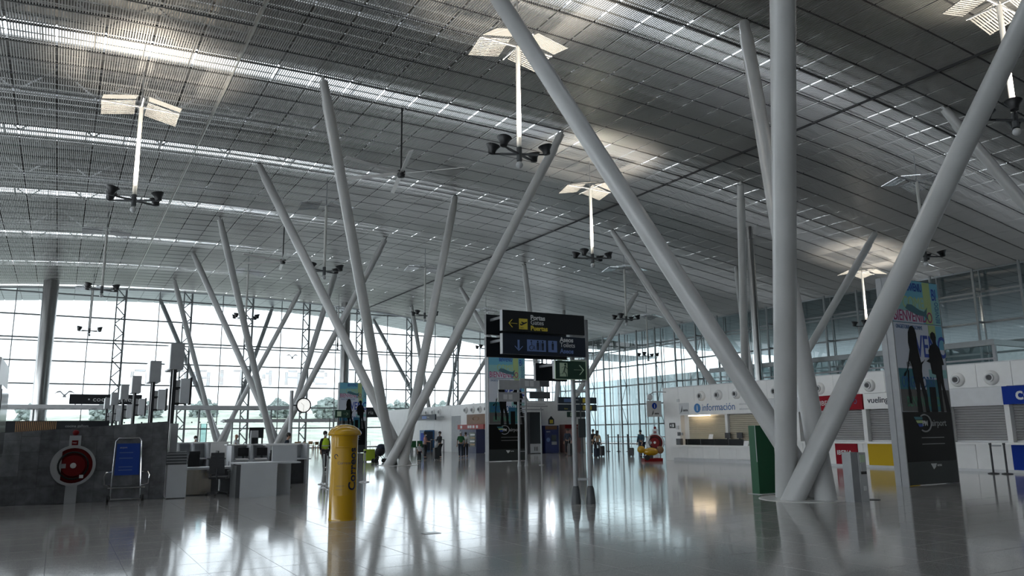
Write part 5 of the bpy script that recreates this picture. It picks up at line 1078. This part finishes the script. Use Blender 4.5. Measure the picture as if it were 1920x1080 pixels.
    if not bald: obj('hair', MB().ball(hc+V((0, .022, .028))*k, .104*k, 12, (.88, 1.0, 1.0)), M[hair], t, smooth=True)
    if long_hair: obj('hair_length', MB().ball(hc+V((0, .07, -.12))*k, .12*k, 10, (.75, .5, 1.4)), M[hair], t, smooth=True)
    if bun: obj('hair_bun', MB().ball(hc+V((0, .05, .14))*k, .06*k, 10), M[hair], t, smooth=True)
    for s in (-1, 1):
        obj('eye', MB().ball(L((s*.03, -.088, 1.63)), .010*k, 6), M['black'], t); obj('ear', MB().ball(L((s*.078, 0, 1.60)), .026*k, 6, (.4, .7, 1.2)), M['skin'], t)
    if mask: obj('face_mask', MB().ball(L((0, -.055, 1.565)), .066*k, 10, (.95, .8, .8)), M['maskw'], t, smooth=True)
    else: obj('mouth', MB().ball(L((0, -.093, 1.545)), .018*k, 6, (1, .3, .25)), M['signred'], t)
    return t, hands
def suitcase(lab, p, rz, m, w=.44, d=.26, h=.66, handle=.35):
    t = thing('suitcase', lab, 'suitcase', (p.x, p.y, 0.002), rz, 'suitcases of the travellers'); b = MB(); z0, z1 = .06, .06+h; c = .04
    b.hexa([(-w/2, -d/2+c, z0), (w/2, -d/2+c, z0), (w/2, d/2-c, z0), (-w/2, d/2-c, z0), (-w/2, -d/2+c, z1), (w/2, -d/2+c, z1), (w/2, d/2-c, z1), (-w/2, d/2-c, z1)]); b.hexa([(-w/2+c, -d/2, z0+c), (w/2-c, -d/2, z0+c), (w/2-c, d/2, z0+c), (-w/2+c, d/2, z0+c), (-w/2+c, -d/2, z1-c), (w/2-c, -d/2, z1-c), (w/2-c, d/2, z1-c), (-w/2+c, d/2, z1-c)])
    obj('shell', b, M[m], t)
    if handle: obj('pull_handle', MB().tube([(-.11, d/2-.05, z1), (-.11, d/2-.05, z1+handle), (.11, d/2-.05, z1+handle), (.11, d/2-.05, z1)], .012, 6), M['grey'], t)
    for x in (-w/2+.06, w/2-.06):
        for y in (-d/2+.05, d/2-.05): obj('wheel', MB().cyl((x-.02, y, .032), (x+.02, y, .032), .032, n=10), M['rubber'], t)
    return t
V = Vector
t, hh = person('airport worker in a yellow hi-vis vest walking left of the mailbox', onz(608, 884), 0.25, 1.74, 'cloth_black', 'cloth_black', vest='hiviz', mask=True, step=.16)
obj('reflective_band', MB().lathe([(.196, 0), (.20, 0), (.20, .04), (.196, .04), (.196, 0)], 24, (0, 0, 1.10), Matrix.Diagonal((1, .78, 1)), False), M['lgrey'], t)
t, hh = person('woman with a hair bun and patterned top standing behind a child', onz(797, 860), 0.9, 1.62, 'cloth_print', 'cloth_black', bun=True, mask=True, sleeve=False, armL=((-.20, -.08, 1.15), (-.08, -.26, 1.12)), armR=((.20, -.08, 1.15), (.06, -.26, 1.14)))
person('small child in a pale shirt beside the woman with the bun', onz(786, 866), 0.2, 1.05, 'cloth_white', 'cloth_black', sleeve=False)
t, hh = person('man in black looking at a phone right of the woman with the bun', onz(824, 860), -1.35, 1.68, 'cloth_black', 'cloth_black', mask=True, armL=((-.21, -.06, 1.15), (-.07, -.32, 1.20)), armR=((.21, -.04, 1.14), (.22, -.20, .95)))
tag(obj('phone', MB().box((0, 0, 0), (.07, .012, .14)), M['black'], None, V((onz(824, 860).x, onz(824, 860).y, 0)) + Matrix.Rotation(-1.35, 3, 'Z') @ (hh[0]+V((0, -.145, .03)))), 'phone in the hand of the man in black', 'phone')
suitcase('black suitcase standing beside the man with the phone', onz(818, 862), .4, 'black', handle=0); 
bg_ = thing('tote_bag', 'beige bag resting on the suitcase of the man with the phone', 'bag', (onz(818, 862).x, onz(818, 862).y, 0.735)); obj('sack', MB().ball((0, 0, .18), .178, 10, (.8, .6, 1)), M['cloth_white'], bg_, smooth=True); obj('strap', MB().tube([(-.08, 0, .3), (-.05, 0, .42), (.05, 0, .42), (.08, 0, .3)], .012, 6), M['cloth_white'], bg_)
person('man in a green shirt seen from behind near the vending machines', onz(864, 859), 2.9, 1.66, 'cloth_green', 'cloth_navy', sleeve=False, hair='grey', step=.05)
person('person in white and black beside the green-shirted man', onz(873, 858), 2.6, 1.62, 'cloth_white', 'cloth_black', mask=True)
person('man in dark clothes with a suitcase in front of the photo booth', onz(1065, 853), -0.9, 1.76, 'cloth_navy', 'cloth_black', step=.1); suitcase('black suitcase beside the man at the photo booth', onz(1071, 855), .3, 'black', .46, .3, .75)
person('person in black at the entrance left of the woman in tan', onz(1113, 854), 2.8, 1.70, 'cloth_black', 'cloth_black')
person('woman in a tan top pulling luggage near the entrance', onz(1121, 855), 2.2, 1.62, 'cloth_tan', 'cloth_black', long_hair=True, armR=((.24, .08, 1.12), (.28, .2, .90))); suitcase('dark suitcase right of the woman in tan', onz(1128, 856), .5, 'black', .46, .3, .6); suitcase('small dark suitcase left of the woman in tan', onz(1119, 858), .2, 'cloth_navy', .36, .25, .5)
suitcase('lone black suitcase standing in the entrance hall', onz(1184, 856), .8, 'black', .75, .3, .48, .6)
suitcase('lime green suitcase right of the mailbox', onz(692, 866), .15, 'lime', .62, .32, .66, .45); suitcase('black suitcase right of the lime one', onz(703, 864), .1, 'black', .42, .3, .42)
suitcase('black suitcase behind the black barrier post', onz(564, 869), .5, 'black', .46, .3, .62); suitcase('blue case behind the black suitcase by the check-in desk', onz(556, 864), .1, 'bluecase', .5, .3, .7, 0)
st = thing('stroller', 'dark baby stroller left of the white column foot', 'stroller', (onz(712, 868).x, onz(712, 868).y, 0.002)); obj('seat_shell', MB().ball((0, 0, .62), .32, 12, (.9, .8, .8)), M['cloth_black'], st, smooth=True); obj('canopy', MB().ball((.08, 0, .85), .28, 12, (1, .8, .7)), M['cloth_navy'], st, smooth=True); obj('frame', MB().tube([(-.3, -.2, .15), (.1, -.2, .5), (.45, -.2, 1.0), (.45, .2, 1.0), (.1, .2, .5), (-.3, .2, .15)], .016, 6).tube([(.3, -.2, .12), (-.05, -.2, .6), (-.05, .2, .6), (.3, .2, .12)], .016, 6), M['dgrey'], st); [obj('wheel', MB().cyl((x, y-.02, .12), (x, y+.02, .12), .12, n=16), M['rubber'], st) for x in (-.3, .3) for y in (-.22, .22)]
# people at the desks
q = ony(367, 822, 41.0); person('seated clerk with dark hair behind the farther check-in counter', V((q.x, 41, 0)), 0.3, 1.60, 'cloth_white', 'cloth_navy', mask=True)
q = ony(443, 822, 37.0); person('bald person in a white shirt behind the check-in counters', V((q.x, 37, 0)), 1.6, 1.70, 'cloth_white', 'cloth_navy', bald=True, armL=((-.22, -.1, 1.18), (-.2, -.3, 1.08)), armR=((.22, -.1, 1.18), (.2, -.3, 1.08)))
q = ony(534, 826, 34.0); person('person in dark blue stooping by the clock post', V((q.x, 34, 0)), 1.2, 1.70, 'cloth_navy', 'cloth_black', lean=.25)
# kiddie ride and the man at it
p = onz(1221, 865)
rd = thing('kiddie_ride', 'yellow and red coin-operated kiddie ride beside the far fire hose', 'ride', (p.x, p.y, 0.002), -.4)
obj('base', MB().bx(-.45, .55, -.3, .3, 0, .16), M['red'], rd); obj('body', MB().ball((0, 0, .50), .42, 14, (1.0, .5, .52)), M['yellow'], rd, smooth=True); obj('nose', MB().ball((-.52, 0, .62), .22, 10, (1, .8, .9)), M['yellow'], rd, smooth=True); obj('tail', MB().ball((.52, 0, .58), .20, 10, (1, .7, 1)), M['brown'], rd, smooth=True); obj('pedestal', MB().cyl((0, 0, .16), (0, 0, .4), .12, n=12), M['dgrey'], rd); obj('wheel', MB().cyl((-.3, -.32, .2), (-.3, -.26, .2), .14, n=16), M['rubber'], rd)
p2 = onz(1219, 858); person('man in a teal jacket bending over the kiddie ride', V((p2.x+.2, p2.y+.9, 0)), -1.2, 1.66, 'cloth_teal', 'cloth_navy', lean=.35, armL=((-.22, -.12, 1.16), (-.18, -.34, 1.0)), armR=((.22, -.12, 1.16), (.18, -.34, 1.0)))
